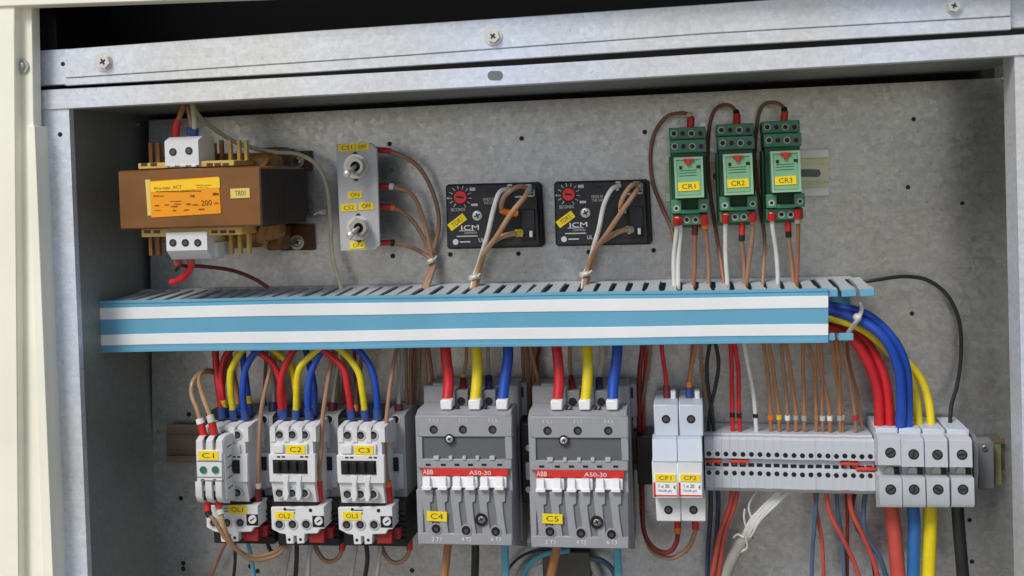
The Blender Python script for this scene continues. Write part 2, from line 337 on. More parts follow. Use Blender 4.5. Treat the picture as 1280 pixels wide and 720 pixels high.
# base channel against the plate and the two rows of fingers
zt = lambda x: P(x,tl(x,.02),TW-2).z
zb = lambda x: P(x,tl(x,.98),TW-2).z
xa, xb = P(120,405,TW).x, P(1096,405,TW-4).x
b = B()
za, zb1 = zt(120)+.003, zt(1035)+.003; ba, bb1 = zb(120), zb(1035)
def zl(x, a, b_): return a+(b_-a)*(x-xa)/(P(1035,405,TW).x-xa)
xe = P(1068,405,20).x
def bar(x0, x1, zo0, zo1, w0, w1, top=True):
    A = (za, zb1) if top else (ba, bb1)
    return B().pris([(x0,zl(x0,*A)+zo0),(x1,zl(x1,*A)+zo0),(x1,zl(x1,*A)+zo1),(x0,zl(x0,*A)+zo1)], w0, w1)
bq = B().pris([(xa,zl(xa,ba,bb1)+.001),(xe,zl(xe,ba,bb1)+.001),(xe,zl(xe,za,zb1)-.001),(xa,zl(xa,za,zb1)-.001)], .5, 2)
bq.build('base', 'trunk_in', tr)
bar(xa, xe, -.0016, 0, 2, 12).build('base_wall', 'trunk_grey', tr); bar(xa, xe, 0, .0016, 2, 12, False).build('base_wall', 'trunk_grey', tr)
pitch = .0123; gap = .0025; nf = int((xb-xa)/pitch)+1
def finger_mesh(top):
    bm = bmesh.new(); s = B(); s.bm.free(); s.bm = bm; hw = (pitch-gap)/2; t = .0008; fl = .0030 if top else .0
    # tapering finger: narrow slot, wider neck near the base, hooked tip
    sg = 1 if top else -1
    prof = [(-hw,.070),(hw,.070),(hw,.062),(hw-.0009,.056),(hw-.0011,.030),(hw-.0006,.012),(-hw+.0006,.012),(-hw+.0011,.030),(-hw+.0009,.056),(-hw,.062)]
    def zz(w): return sg*fl*(1-w/.073)
    A = [bm.verts.new((x,-w,zz(w)+t)) for x, w in prof]; C = [bm.verts.new((x,-w,zz(w)-t)) for x, w in prof]; n = len(prof)
    bm.faces.new(A); bm.faces.new(C[::-1])
    for i in range(n): bm.faces.new((A[i],C[i],C[(i+1)%n],A[(i+1)%n]))
    bmesh.ops.recalc_face_normals(bm, faces=bm.faces)
    me = bpy.data.meshes.new('finger'); bm.to_mesh(me); bm.free(); me.materials.append(MATS['trunk_grey']); return me
def tip_mesh(top):
    s = B(); hw = (pitch-gap)/2; sg = 1 if top else -1
    s._box(-hw, hw, -.0732, -.0702, -sg*.0042 if top else -.0008, .0008 if top else .0042, .0004, 1)
    me = bpy.data.meshes.new('lip'); s.bm.to_mesh(me); s.bm.free(); me.materials.append(MATS['trunk_blue']); return me
fm, fb, tm_, tb_ = finger_mesh(True), finger_mesh(False), tip_mesh(True), tip_mesh(False)
for top, me, tp, A, xend in ((True,fm,tm_,(za-.0036,zb1-.0036),xb),(False,fb,tb_,(ba+.0012,bb1+.0012),P(1069,430,TW-4).x)):
    x = xend-pitch/2
    while x > xa+pitch*.3:
        o = bpy.data.objects.new('finger', me); COL.objects.link(o); o.parent = tr; o.location = Vector((x,0,zl(x,*A)))-ORG[tr]; ORG[o] = ORG[tr]
        if x > P(1030,405,TW).x:
            q = bpy.data.objects.new('lip', tp); COL.objects.link(q); q.parent = o
            if random.random() < 2: o.rotation_euler = (0, math.radians(random.uniform(-3,3)), 0)
        else: o.rotation_euler = (math.radians(random.uniform(-.8,.8)), math.radians(random.uniform(-2,2)), math.radians(random.uniform(-1,1)))
        x -= pitch

# ------------------------------------------------------------------ wires
def wire(label, m, rpx, pts, sl=(), cat='wire', group=None, name='wire', n=9):
    """sl: sleeves (end 'a'/'b', offset px, length px, material, radius px)"""
    jr = random.Random(label); pts = [p if i in (0,len(pts)-1) else (p[0]+jr.uniform(-1.1,1.1),p[1]+jr.uniform(-1.5,1.5),p[2]+jr.uniform(-1,1)) for i, p in enumerate(pts)]
    wp = [P(*p) for p in pts]; org = Vector((wp[-1].x, 0, wp[-1].z)); c = pts[len(pts)//2]; k = SX(*c)
    o = B().tube(wp, rpx*k, n).build(name, m, None, org); tagprops(o, label, cat, group)
    path = spline(wp, 14)
    for e, off, ln, sm, sr in sl:
        pth = path if e == 'a' else path[::-1]; acc = 0; seg = []
        for p0, p1 in zip(pth, pth[1:]):
            d = (p1-p0).length
            if acc+d >= off*k and acc <= (off+ln)*k:
                if not seg: seg.append(p0.lerp(p1, max(0,(off*k-acc)/d)) if d else p0)
                if acc+d <= (off+ln)*k: seg.append(p1)
                else: seg.append(p0.lerp(p1, ((off+ln)*k-acc)/d))
            acc += d
        if len(seg) > 1: B().tube(seg, sr*k, 10, 1).build('sleeve' if ln > 7 else 'marker_ring', sm, o)
    return o
def tie(label, px, py, w, r=4.5, ang=0):
    c = P(px,py,w); k = SX(px,py,w); a = math.radians(ang); s = B()
    d = Vector((math.cos(a),0,math.sin(a))); u = Vector((-math.sin(a),0,math.cos(a)))
    s.rod(c-u*k*3, c+u*k*3, r*k, n=14)
    s.rod(c+Vector((0,-r*k*.9,0))-d*k*2, c+Vector((0,-r*k*.9,0))+d*k*3.5, 3*k, n=8)
    s.tube([c+d*k*3+Vector((0,-r*k,0)), c+d*k*7+u*k*1+Vector((0,-r*k*1.2,0)), c+d*k*10+u*k*3+Vector((0,-r*k*1.2,0))], 1.2*k, 6, 3)
    return tagprops(s.build('cable_tie', 'f_clear', None, Vector((c.x,0,c.z))), label, 'cable tie', 'nylon cable ties')

# ------------------------------------------------------------------ transformer
t = thing('control_transformer', 'brown varnished control transformer with orange rating plate', 'transformer', 240, 318)
core = B().box(147,210.5,325.5,285,10,105,1.2).build('core', 'varnish', t)
xr = P(236.25,247.75,105).x+89.25*SX(236.25,247.75,105)
lam = B()
for i in range(19):
    w = 12+i*4.9; lam._box(xr-.001, xr+(.0004 if i%2 else .00034), -(w+4.5)/1000, -w/1000, P(325,284,105).z, P(325,211.3,105).z)
lam.build('lamination_stack', 'core_side', t)  # laminated right side, with the shade on it put into the dark colour
lb = B().tilt(231,246.5,87,43,105,105.5,1.8).build('rating_plate', 'label_orange', t)
B().tilt(231,231,87,12,105.4,105.7,1.8).build('title_band', 'label_gold', lb)
B().tilt(186,247,6,42,105,105.35,1.8).build('label_backing', 'tag_cream', lb)
rnd = random.Random(3)
def prints(par, items, w, m):
    s = B()
    for x, y, wd, h in items:
        q = x-wd/2
        while q < x+wd/2:
            l = rnd.uniform(.7,2.2); s.tilt(q+l/2,y+rnd.uniform(-.2,.2),l,h*rnd.uniform(.6,1.1),w-.15,w,1.8+rnd.uniform(-8,8)); q += l+rnd.uniform(.3,.8)
    return s.build('print', m, par)
text(lb, 'Pro-mec  AC7', 210, 234.5, 3.8, 105.85, 'print_brown', 1.8, 34); text(lb, '200', 258, 253.5, 6.6, 105.75, 'print_brown', 2, 13); text(lb, 'VA', 270, 254, 3.6, 105.75, 'print_brown', 2, 7)
rnd = random.Random(3)
its = [(254,231.5,20,1), (253,234,14,.9), (212,239.4,34,1.3), (240,238.8,24,1.2), (198,245,13,1.2), (196,257,6,1.6), (208,256,5,1.5), (220,251.5,14,1), (221,255,7,1.3), (218,258,8,1.6), (235,255,5,2), (244,256,8,1.4), (240,245,4,3), (218,263,4,1.8), (233,262.5,7,1.4), (251,261.5,6,2), (269,242.5,6,3.4), (196,263,6,1)]
prints(lb, its, 105.8, 'print_brown')
tag(t, 'TR01', 300, 241.5, 24, 11.5, 105, 1, 'tag_cream', .55)
# bobbin flanges with their windows, ribs, coil
for (x0,x1,ya,yb,ws) in ((172,292,202,209.5,[180,192,262,272,282]),(176,302,284.5,295,[184,196,268,279,290])):
    fl = B().box(x0,ya,x1,yb,60,98,.5).build('bobbin_flange', 'bobbin', t)
    s = B()
    for wx in ws: s.box(wx-4,(ya+yb)/2-2,wx+4,(ya+yb)/2+2,96,98.15,0)
    s.build('window', 'bracket_brown', fl)
for x in (258,267,276,287,298,307): B().box(x-1.9,175 if x > 270 else 179,x+1.9,206,68,72,.3).build('rib', 'bobbin_dark' if x < 280 else 'bobbin', t)
for x in (277,288,299,310): B().box(x-2.1,292,x+2.1,318,71,75.5,.4).build('rib', 'bobbin', t)
for x in (188,197): 
    B().box(x-2.5,178,x+2.5,208,68,72,.4).build('rib', 'bobbin_dark', t); B().box(x-2.5,292,x+2.5,320,68,72,.4).build('rib', 'bobbin_dark', t)
s = B()
for i in range(11):
    y = 195+i*1.4; s.tube([P(230,y,20+i*1.5),P(310,y-1,18+i*2),P(338-i*.6,y+2,22+i*2.6),P(334-i,y+5,60+i*2)], .0016, 7, 5)
for i in range(12):
    y = 283+i*1.9; s.tube([P(230,y+4,20),P(310,y+3,24),P(336-i*.3,y,30+i*1.2),P(330-i*.8,y-4,76-i)], .0019, 7, 5)
s.box(192,193,337,304,20,58,7,4)
s.build('coil', 'coil', t)
for (x0,x1,y0,y1,sy) in ((346,389,189,214,201),(350,392,281,313,303)):
    f = B().box(x0,y0,x1,y1,0,4,.5).build('mounting_foot', 'bracket_brown', t)
    B().cyl(371,sy,4,5,9).build('washer', 'steel', f); screw(t,371,sy,5,6,'steel')
B().box(328,184,350,214,4,30,1.5).build('end_clamp', 'bobbin_dark', t); B().box(332,283,350,313,4,30,1.5).build('end_clamp', 'bobbin_dark', t)
B().box(325,262,345,281.5,98,99,.2) if False else None
tb = B().prof(206,248,100,[(207,100),(176,100),(171,92),(None,72),(207,72)]).build('terminal_block', 'white_plastic', t)
B().cyl(216,190,99,100.3,4.6).cyl(236,188.5,99,100.3,4.6).build('screw_hole','black',tb)
for x, y in ((216,190),(236,188.5)): B().cyl(x,y,99.8,100.5,2.8).build('terminal_screw','screw_dark',tb)
B().box(212,206,219,208.5,84,101,.2).box(225,206,232,208.5,84,101,.2).box(239,206,245,208.5,84,101,.2).build('foot_rib','white_plastic',tb)
tb = B().prof(208,259,100,[(313,100),(290,100),(None,72),(324,72),(324,92)]).build('terminal_block', 'white_plastic', t)
B().box(211,286,256,292,76,96,.4).build('rear_shelf','white_plastic',tb)
for x in (216,231.5,247): 
    B().cyl(x,303.5,99,100.3,4.5).build('screw_hole','black',tb); B().cyl(x,303.5,99.8,100.5,2.6).build('terminal_screw','screw_dark',tb)
B().box(262,303,272,321,60,88,.5).build('end_cap', 'white_plastic', tb)
g = 'wires of the transformer'
wire('short orange brown wire into red sleeve on transformer upper block', 'w_orange', 3, [(231,126,80),(226,142,84),(220,158,86),(220,172,84)], [('b',0,22,'f_red',4.6)], group=g)
wire('olive brown wire beside the white one above transformer upper block', 'w_tan', 2.6, [(233,126,78),(236,140,82),(238,155,84),(238,170,84)], [('b',0,10,'f_blue',5)], group=g)
wire('cream wire rising straight from blue sleeve on transformer upper block', 'w_cream', 3, [(240,126,80),(242,142,84),(243,156,86),(243,170,84)], [('b',0,9,'f_blue',5)], group=g)
wire('long grey white wire arching over transformer and down beside switch plate', 'w_cream', 2.6, [(239,128,70),(250,146,60),(272,163,50),(300,180,40),(340,189,30),(372,193,26),(396,207,22),(409,235,18),(413,275,15),(415,320,15),(427,362,20)], group=g)
tie('nylon tie stub on the grey white wire right of transformer', 404, 265, 14, 4, 180)
wire('short red wire curling below transformer lower block', 'w_red', 4, [(236,318,86),(240,332,84),(234,344,80),(224,351,76),(214,353,74)], [('a',0,12,'w_coral',4.8)], group=g)
wire('thin dark red wire from transformer lower block into trunking', 'w_maroon', 2.3, [(223,318,86),(226,332,84),(252,334,70),(290,339,50),(318,347,40),(336,360,36)], [('a',0,11,'w_coral',4.6)], group=g)
wire('black stub wire under transformer lower block', 'w_black', 2, [(221,322,84),(224,332,80),(220,338,76)], group=g)

# ------------------------------------------------------------------ switch plate
t = thing('switch_plate', 'grey bent metal plate with two toggle switches', 'switch plate', 447, 314)
B().poly([(420,180),(464,179),(471,186),(475,306.5),(468.5,313),(425.5,314)], 43, 45, .4).build('face_plate', 'grey_plastic', t)
B().poly([(421.5,182),(426,182),(430,312),(426.5,312)], 0, 43).build('bracket_leg', 'galv_rail', t)
for (x, y) in ((444,208),(448,285)):
    B().cyl(x,y,45,46.6,15.5,14.8,n=26).build('washer','steel_bright',t)
    s = B().cyl(x,y,46.6,50.5,13,12.4,n=6).ring(x,y,50.5,56.5,9.6,6.2,n=18)
    nut = s.build('switch_bushing', 'steel', t)
    c = P(x,y,54); e = P(x-11,y+10,68)
    o = B().rod(c, c.lerp(e,.75), .0014, .0021).rod(c.lerp(e,.7), e, .0021, .0031).rod(e, e.lerp(c,-.1), .0031, .0018).build('toggle_lever', 'steel_bright', t)
    B().cyl(x-.5,y-15.5,45,46.2,2.6).cyl(x+.5,y+15.5,45,46.2,2.6).build('locating_hole', 'black', t)
    B().cyl(x,y,50,52,6.1).build('bushing_bore','black',nut)
    B().cyl(x+3,y-1,18,43,9).build('switch_body','timer_black',t)
for s, x, y, wd, h in (('CS1',433.5,184.5,21,9),('OFF',453,183.5,17,9),('ON',443.5,243.5,18,8.5),('CS2',436,259.5,20,9),('OFF',458,257.5,18,9),('ON',447,306.5,19,8.5)):
    tag(t, s, x, y, wd, h, 45, 1.5)
g = 'brown wires of the toggle switches'
J = [(538,326,12),(537,338,14),(528,362,22)]
for lab, a, mk in (('brown switch wire leaving highest, bowing farthest right', [(466,187,28),(490,189,26),(520,206,18),(541,240,12),(549,280,10)], None),
                   ('brown switch wire with a white marker, second from top', [(468,233,28),(492,234,26),(516,246,18),(532,282,12)], 'f_white'),
                   ('orange brown switch wire leaving third from top', [(469,258,28),(492,259,26),(516,274,18),(532,300,12)], 'f_orange'),
                   ('brown switch wire leaving lowest on the plate', [(469,304,28),(492,303,26),(514,308,18),(529,318,12)], 'f_black')):
    s = [('a',0,22,'f_red',3.6)]+([('a',18.5,4.5,mk,4.2)] if mk else [])
    wire(lab, 'w_brown' if mk != 'f_white' else 'w_tan', 2.7, a+J, s, group=g); J = [(x+1.6,y+.5,w+1) for x, y, w in J]
tie('nylon tie gathering the four switch wires', 539, 326, 14, 5, 20)

# ------------------------------------------------------------------ delay timers
def timer(dx, dy, label, tg, offs):
    t = thing('delay_timer', label, 'timer', 617+dx, 309+dy, 'black delay timers')
    q = [(557,233),(560,230.5),(672,227.5),(676,231),(680,306),(677,309),(562,311.5),(559,309)]
    B().poly([(x+dx,y+dy) for x, y in q], 0, 10, .4).build('base_flange', 'timer_black', t)
    q = [(557.5,234),(561,231.5),(668,229),(671,232),(674.5,305),(672,307.5),(562,310),(559.5,307.5)]
    body = B().poly([(x+dx,y+dy) for x, y in q], 10, 24, .8).build('body', 'timer_black', t)
    kx, ky = 575+dx, 246.5+dy
    k = B().cyl(kx,ky,24,29,8.2,7.6,n=22).build('dial_knob', 'knob_red', t); B().tilt(kx,ky,9,2.2,28.9,29.3,-8).build('pointer_slot','black',k)
    s = B()
    for a in range(-60, 240, 27): s.tilt(kx+math.cos(math.radians(a))*12.2, ky-math.sin(math.radians(a))*12.2, 4.5, 1, 23.9, 24.15, a)
    s.box(kx+12,ky-12,kx+19,ky-8,23.9,24.15,0).box(kx+14,ky+8,kx+22,ky+11,23.9,24.15,0).box(kx-16,ky,kx-10,ky+2.2,23.9,24.15,0)
    s.build('dial_print', 'timer_print', t)
    text(t,'SECONDS',572.5+dx,262+dy,3.8,24.2,'timer_print',1,18); text(t,'MADE IN',611+dx,249+dy,3.6,24.2,'timer_print',1,14); text(t,'THE USA',611.5+dx,253.6+dy,3.6,24.2,'timer_print',1,14)
    text(t,'ICM',587.5+dx,284.5+dy,6,24.2,'print_white',1,22); text(t,'CONTROLS',588.5+dx,291+dy,2.4,24.2,'timer_print',1,16)
    s = B().box(574+dx,288+dy,594+dx,288.8+dy,23.9,24.15,0).box(571+dx,294.6+dy,597+dx,295.8+dy,23.9,24.15,0).cyl(569.5+dx,302.5+dy,23.9,24.15,3.6).box(575+dx,301.6+dy,588+dx,303+dy,23.9,24.15,0)
    s.build('print','timer_print',t); text(t,'UL',602+dx,300+dy,5,24.2,'print_white',1,7)
    screw(t,596.3+dx,269.5+dy,23.6,6.2,'steel_bright'); B().ring(596.3+dx,269.5+dy,23.8,24.3,7.6,6.3).build('screw_seat','black',t)
    tag(t,tg,571.3+dx,277.7+dy,24,9.5,24,35)
    B().poly([(608+dx,236+dy),(620+dx,235.6+dy),(620+dx,237.5+dy),(616+dx,237.7+dy),(614.5+dx,240+dy),(612.5+dx,238+dy),(608+dx,238.2+dy)],23.8,24.2).build('key_notch','black',t)
    rc = B().poly([(x+dx,y+dy) for x, y in [(632,262),(650,261.5),(651,287),(642,287.3),(642,300.5),(616,301.5),(616,298),(630,297)]],23.7,24.35,0).build('terminal_recess','timer_recess',t)
    B().poly([(x+dx,y+dy) for x, y in [(651,262),(668,261.5),(669,300),(652,300.5)]],24,26,.4).build('relay_housing','timer_black',t)
    s = B()
    for (x, y, w_, h) in ((637,231.5,6,2.4),(660,231.5,7,2.4),(664,241,7,1),(667.5,241,1,8),(648,246,9,2),(663,245,8,2)): s.box(x-w_/2+dx,y-h/2+dy,x+w_/2+dx,y+h/2+dy,24,24.9,0)
    s.build('terminal_print','timer_print',t)
    s = B()
    for (x, y) in ((636,238),(662,236),(645,266),(663.5,292.5),(651,292)): s.box(x-2+dx,y-4+dy,x+2+dx,y+4+dy,24,31,.3)
    s.build('blade_terminal','steel_bright',t)
    B().box(659+dx,286+dy,668+dx,299.5+dy,25.9,26.6,0).build('terminal_bay','black',t)
    return t
timer(0,0,'black delay timer with red dial nearest the switch plate','TDR1',0)
timer(135.5,-3.5,'black delay timer with red dial nearest the green relays','TDR2',0)
g = 'wires of the delay timers'
for k, (dx, dy, nm) in enumerate([(0,0,'left timer'),(138.5,-4,'right timer')]):
    E = [(598+dx,332+dy,18),(593+dx,345+dy,18),(590+dx,362,26)]
    wire(f'white wire running diagonally across the face of the {nm}','w_white',3,[(636+dx,236+dy,30),(625+dx,242+dy,36),(617+dx,262+dy,38),(610+dx,290+dy,36),(604+dx,312+dy,28)]+E,group=g)
    if k == 0:
        wire('tan looped jumper wire with orange spade connector on the left timer','w_brown',3.1,[(660,236,32),(652,233,38),(640,236,42),(630,246,42),(627,258,40),(631,264,36),(646,267,32)],[('b',0,20,'f_orange',4.6)],group=g)
    else:
        wire('tan jumper wire ending in a white spade on the right timer','w_tan',3.1,[(800,230,32),(790,232,40),(780,245,42),(775,258,40),(779,263,34)],[('b',0,7,'f_white',4)],group=g)
    wire(f'tan wire from upper right corner of the {nm} down to trunking','w_tan' if k == 0 else 'w_brown',3.2,[(662+dx,236+dy,32),(656+dx,245+dy,42),(640+dx,268+dy,46),(620+dx,296+dy,42),(606+dx,316+dy,30)]+[(x+2,y,w+2) for x, y, w in E],[('a',0,9,'w_grey',4)],group=g)
    wire(f'tan wire from lower right terminal of the {nm} joining the bundle','w_tan',3.3,[(651+dx,291+dy,30),(640+dx,292+dy,36),(624+dx,299+dy,36),(608+dx,313+dy,26)]+[(x+4,y+1,w-1) for x, y, w in E],[('a',0,8,'f_yellow' if k == 0 else 'w_grey',4.6)],group=g)
    tie(f'white nylon tie where the {nm} wires enter the trunking', 593+dx, 346+dy, 20, 7.6, 10)

# ------------------------------------------------------------------ green relays on sockets
def relay(label):
    t = thing('plug_in_relay', label, 'relay', 861, 283, 'green relays on sockets')
    B().box(839,190,882,262,7,40,.6).build('socket_body','relay_dark',t)
    B().box(837,195,884,285,7,28,.6).build('socket_base','relay_green',t)
    for (y0,y1,yh,w,x0) in ((159,174,166.8,34,836),(174.5,191,183,42,837)):
        tb = B().box(x0,y0,x0+46,y1,8,w,.6).build('terminal_tier','relay_green',t)
        for i in range(4):
            x = x0+6.3+i*11; h = B().ring(x,yh,w-.2,w+.25,4.5,3).build('screw_bezel','grey_plastic' if i%2==0 else 'endplate',tb)
            B().cyl(x,yh,w-.1,w+.12,3.2).build('screw_hole','black',tb)
        for i in range(5): B().box(x0+.6+i*11-.5,y0+.5,x0+.6+i*11+.5,y1-.5,w-.3,w+.5,0).build('divider','relay_green',tb)
    cs = B().poly([(842,197),(878,195.5),(880,246.5),(844.5,248)],28,61,.8).build('relay_cover','relay_case',t)
    B().poly([(846,203),(875,202),(876,243),(848,244)],61,61.4).build('face_label','relay_case',cs)
    s = B().poly([(842.2,197.2),(878,195.7),(878.2,198.5),(842.4,200)],60,62).poly([(844,245.4),(880,244),(880,246.5),(844.2,248)],60,62).poly([(842.2,197),(845,197),(847.4,248),(844.4,248)],60,61.9).poly([(875.4,195.6),(878.2,195.6),(880.2,246.6),(877.4,246.6)],60,61.9)
    s.build('clear_cover_edge','case_clear',cs)
    B().poly([(854,198.5),(867,198),(867,200.8),(863,201),(863,206),(858,206.3),(858,201.3),(854,201.5)],61,64,.4).build('test_lever','relay_red',t)
    s = B().box(849,207.5,852.5,211.5,61,62,0).box(870.5,206.5,875.5,210,61,62,0).build('indicator_window','black',t)
    s = B()
    for y in (213,216,219.5): s.tilt(860,y,22,.8,61.3,61.6,1.5)
    s.build('print','relay_dark',t)
    # lower retaining bracket with an opening and the output tier
    s = B().box(839,250,852,267,28,50,.5).box(873,248.5,886,265.5,28,50,.5).box(851,262,874,267,28,49.5,.4).box(851,249,874,253,28,36,.3)
    br = s.build('retaining_bracket','relay_green',t)
    B().box(851,252,874,262,26,29,0).build('opening','black',br)
    for x, y in ((845.5,260.5),(880,258.5)): B().ring(x,y,49.9,50.4,4,2.2).build('screw_bezel','grey_plastic',br); B().cyl(x,y,49.8,50.2,2.3).build('screw_hole','black',br)
    tb = B().box(839.5,267.5,885,281,8,44,.5).build('output_tier','relay_green',t)
    for x in (858.5,869.5): B().ring(x,274.8,43.8,44.3,4.3,2.6).build('screw_bezel','grey_plastic',tb); B().cyl(x,274.8,43.6,44.1,2.7).build('screw_hole','black',tb)
    return t
r1 = relay('green plug-in relay marked CR1, nearest the right timer')
ro = {}
for nm, dx, dy, lab in (('CR1',0,0,None),('CR2',61.5,-4,'green plug-in relay marked CR2, the middle one of three'),('CR3',121,-7.5,'green plug-in relay marked CR3, beside the bare rail end')):
    ro[nm] = r1 if lab is None else copy_thing(r1, lab, dx, dy, 861, 220, 60, 'green relays on sockets')
    if lab: pass
for nm, dx, dy in (('CR1',0,0),('CR2',61.5,-4),('CR3',121,-7.5)): tag(ro[nm], nm, 861+dx, 233+dy, 27, 11, 61.5, 1.5)
g = 'wires of the relays'
for nm, pts, m in (('CR1',[(863,160,30),(862,146,28),(852,141,22),(834,146,14),(819,165,8),(813.5,195,6),(816,228,6),(828,262,8),(840,292,14),(844,330,24),(845,362,34)],'w_rust'),
                   ('CR2',[(921,156,30),(920,140,28),(910,132,20),(894,139,12),(886,165,8),(885,215,6),(890,262,10),(898,300,22),(906,362,34)],'w_rust'),
                   ('CR3',[(980,153,30),(979,136,28),(969,127,20),(954,132,12),(946,155,8),(944,200,6),(950,262,10),(956,300,22),(953,362,34)],'w_brown')):
    wire(f'rust brown wire arching left from the top of relay {nm}', m, 2.4, pts, [('a',0,13,'f_red',4.6),('a',13,5,'f_clear' if nm=='CR1' else 'f_black',4)], group=g)
for lab, m, pts, s in (
  ('left one of two white wires under relay CR1','w_white',[(845.5,272,48),(845,290,42),(843,325,36),(843,362,36)],[('a',0,10,'f_red',5)]),
  ('right one of two white wires under relay CR1','w_white',[(849,272,46),(850,290,40),(849,325,35),(848,362,36)],[('a',0,9,'f_red',4.6)]),
  ('brown wire with low red sleeve under relay CR1','w_rust',[(869,280,36),(869,300,36),(868,330,34),(867,362,34)],[('a',0,14,'f_maroon',3.8)]),
  ('brown wire with orange marker under relay CR1','w_brown',[(880.5,270,48),(882,288,42),(885,325,36),(886,362,36)],[('a',0,12,'f_red',5),('a',12,6,'f_orange',4.6)]),
  ('white wire under relay CR2','w_white',[(907,268,48),(907,290,42),(908,325,36),(910,362,36)],[('a',0,11,'f_red',5)]),
  ('brown wire with red and black sleeves under relay CR2','w_brown',[(928,278,38),(928,302,38),(929,330,34),(931,362,34)],[('a',0,16,'f_red',4),('a',16,7,'f_black',4)]),
  ('brown wire slanting left under relay CR2','w_brown',[(941,267,48),(940,290,42),(936,325,36),(932,362,36)],[('a',0,10,'f_red',5),('a',10,4,'w_tan',4)]),
  ('white wire slanting right under relay CR3','w_white',[(964.5,266,48),(966,285,44),(971,320,38),(973,362,36)],[('a',0,10,'f_red',5)]),
  ('brown wire with red and black sleeves under relay CR3','w_brown',[(985,276,38),(986,300,38),(990,330,34),(993,362,34)],[('a',0,13,'f_red',4),('a',13,8,'f_black',4)]),
  ('brown wire with grey marker under relay CR3','w_rust',[(997.5,262,48),(997,285,42),(996,325,36),(996,362,36)],[('a',0,12,'f_red',5),('a',12,6,'w_grey',4.6)])):
    wire(lab, m, 2.8, pts, s, group=g)

# ------------------------------------------------------------------ small contactors with overload relays
def contactor():
    t = thing('small_contactor', 'x', 'contactor', 371, 628, 'small white contactors')
    B().box(338,515,423,628,7,38,.8).build('base','black',t); B().box(342,522,390,540,38,60,.4).build('terminal_recess','black',t)  # black recess box: shade behind the ferrules put into its colour
    bd = B().prof(338.5,392,78,[(627,74),(604,78),(538,78),(531,72),(None,40),(627,40)]).build('body','white_plastic',t)
    for i, x in enumerate((340.5,357.5,374.5,391.5)): B().prof(x-3,x+3,79,[(552,79),(534,79),(526,64),(522,50),(536,45),(552,45)]).build('barrier','white_plastic',t)
    for y, w in ((543.5,78),(616.5,78)):
        for x in (349,365,380.5):
            B().ring(x,y,w-.3,w+.5,6.6,4.6).build('terminal_bezel','grey_plastic',bd); B().cyl(x,y,w-.2,w+.2,4.7).build('terminal_hole','black',bd)
            B().cyl(x,y+1,w,w+.35,2.6).build('terminal_screw','screw_dark',bd)
    B().box(336,568,394,603,76,80.5,.5).build('front_cover','white_plastic',t)
    ch = B().box(341,575,384,592,80,80.9,0).build('carrier_window','black',t)
    for i in range(4): B().box(342+i*10.7,577,349+i*10.7,590.5,80.5,83,.5).build('carrier_rib','black',ch)
    s = B()
    for x in (346,352,375,381): s.box(x,570.2,x+4,572,80.4,80.75,0)
    s.build('print','print_black',t)
    for x in (349,365,380.5): B().poly([(x-6,603),(x+6,603),(x+3.4,612),(x+5.5,625),(x-5.5,625),(x-3.4,612)],77,79,.3).cyl(x,616.5,77,79.1,6) if False else None
    for x in (357,373): B().poly([(x-4,594),(x+4,594),(x+2.4,606),(x+4,618),(x+2,626),(x-2,626),(x-4,618),(x-2.4,606)],77.5,81.5,.4).build('front_rib','white_plastic',t)
    for x in (347,): B().box(x-6,556,x+7,567,77.5,80.6,.6).build('label_seat','white_plastic',t)
    B().box(358,555,384,568,77.5,80,.4).build('tag_seat','white_plastic',t)
    # auxiliary section on the right, set farther back
    ax = B().prof(398,424,46,[(622,46),(520,46),(514,38),(None,6),(622,6)]).build('side_block','side_grey',t)
    B().cyl(411,524,45.5,46.4,4.6).build('terminal_hole','black',ax); B().ring(411,524,45.8,46.6,6.2,4.5).build('terminal_bezel','grey_plastic',ax)
    B().box(400,566,421,610,46,48,.5).build('raised_face','lightgrey_plastic',ax); B().box(402,571,415,588,47.8,48.6,0).build('side_window','black',ax)
    B().box(402,548,412,560,46,49,.6).build('clip','grey_plastic',ax); B().poly([(405,590),(415,590),(412,600),(415,612),(405,612),(408,600)],47.5,49.5).build('side_rib','grey_plastic',ax)
    return t
def overload():
    t = thing('overload_relay', 'x', 'overload relay', 371, 680, 'overload relays')
    B().box(346,626,424,682,8,58,.8).build('body','black',t)
    s = B()
    for i in range(6): s.box(402,640+i*6.5,423,643+i*6.5,20,60.5,.3)
    s.build('cooling_rib','black',t)
    B().box(340,626,396,636,40,74,.4).build('upper_gap','black',t)  # solid black block, shade of the gap put into the colour
    fp = B().poly([(338.5,634),(404.5,633),(406,661),(400,661.5),(397,667),(381,667.5),(380.5,679.5),(371,680),(370.5,670),(367,670),(367.5,680),(358,680),(357,668),(350,667),(339.5,661.5)],56,76,.5).build('front_plate','white_plastic',t)
    for x in (349,365.5,382.5): B().ring(x,655.5,75.8,76.6,6.6,4.8).build('terminal_bezel','grey_plastic',fp); B().cyl(x,655.5,75.8,76.25,4.9).build('terminal_hole','black',fp); B().cyl(x,656,76.1,76.5,2.6).build('terminal_screw','screw_dark',fp)
    dl = B().box(390.5,645,405,659,75.8,76.4,0).build('dial_seat','black',t); B().cyl(398,651.5,76.3,78,5,n=18).build('dial','white_plastic',dl); B().tilt(398,651.5,6,1.4,77.9,78.3,35).build('dial_slot','black',dl)
    B().box(358,637,369,638,75.9,76.3,0).box(358,640.5,369,641.5,75.9,76.3,0).cyl(388,638,75.8,76.25,2.2).cyl(356,636.5,75.8,76.2,1.8).cyl(361.5,674.5,75.9,76.2,1.8).cyl(375.5,674.5,75.9,76.2,1.8).build('slot','black',fp)
    B().box(386,663,405,679,52,72,.5).box(400,660,416,673,44,66,.5).build('reset_block','reset_red',t)
    return t
c2 = contactor(); c2['label'] = 'small white contactor marked C2, middle of the three'
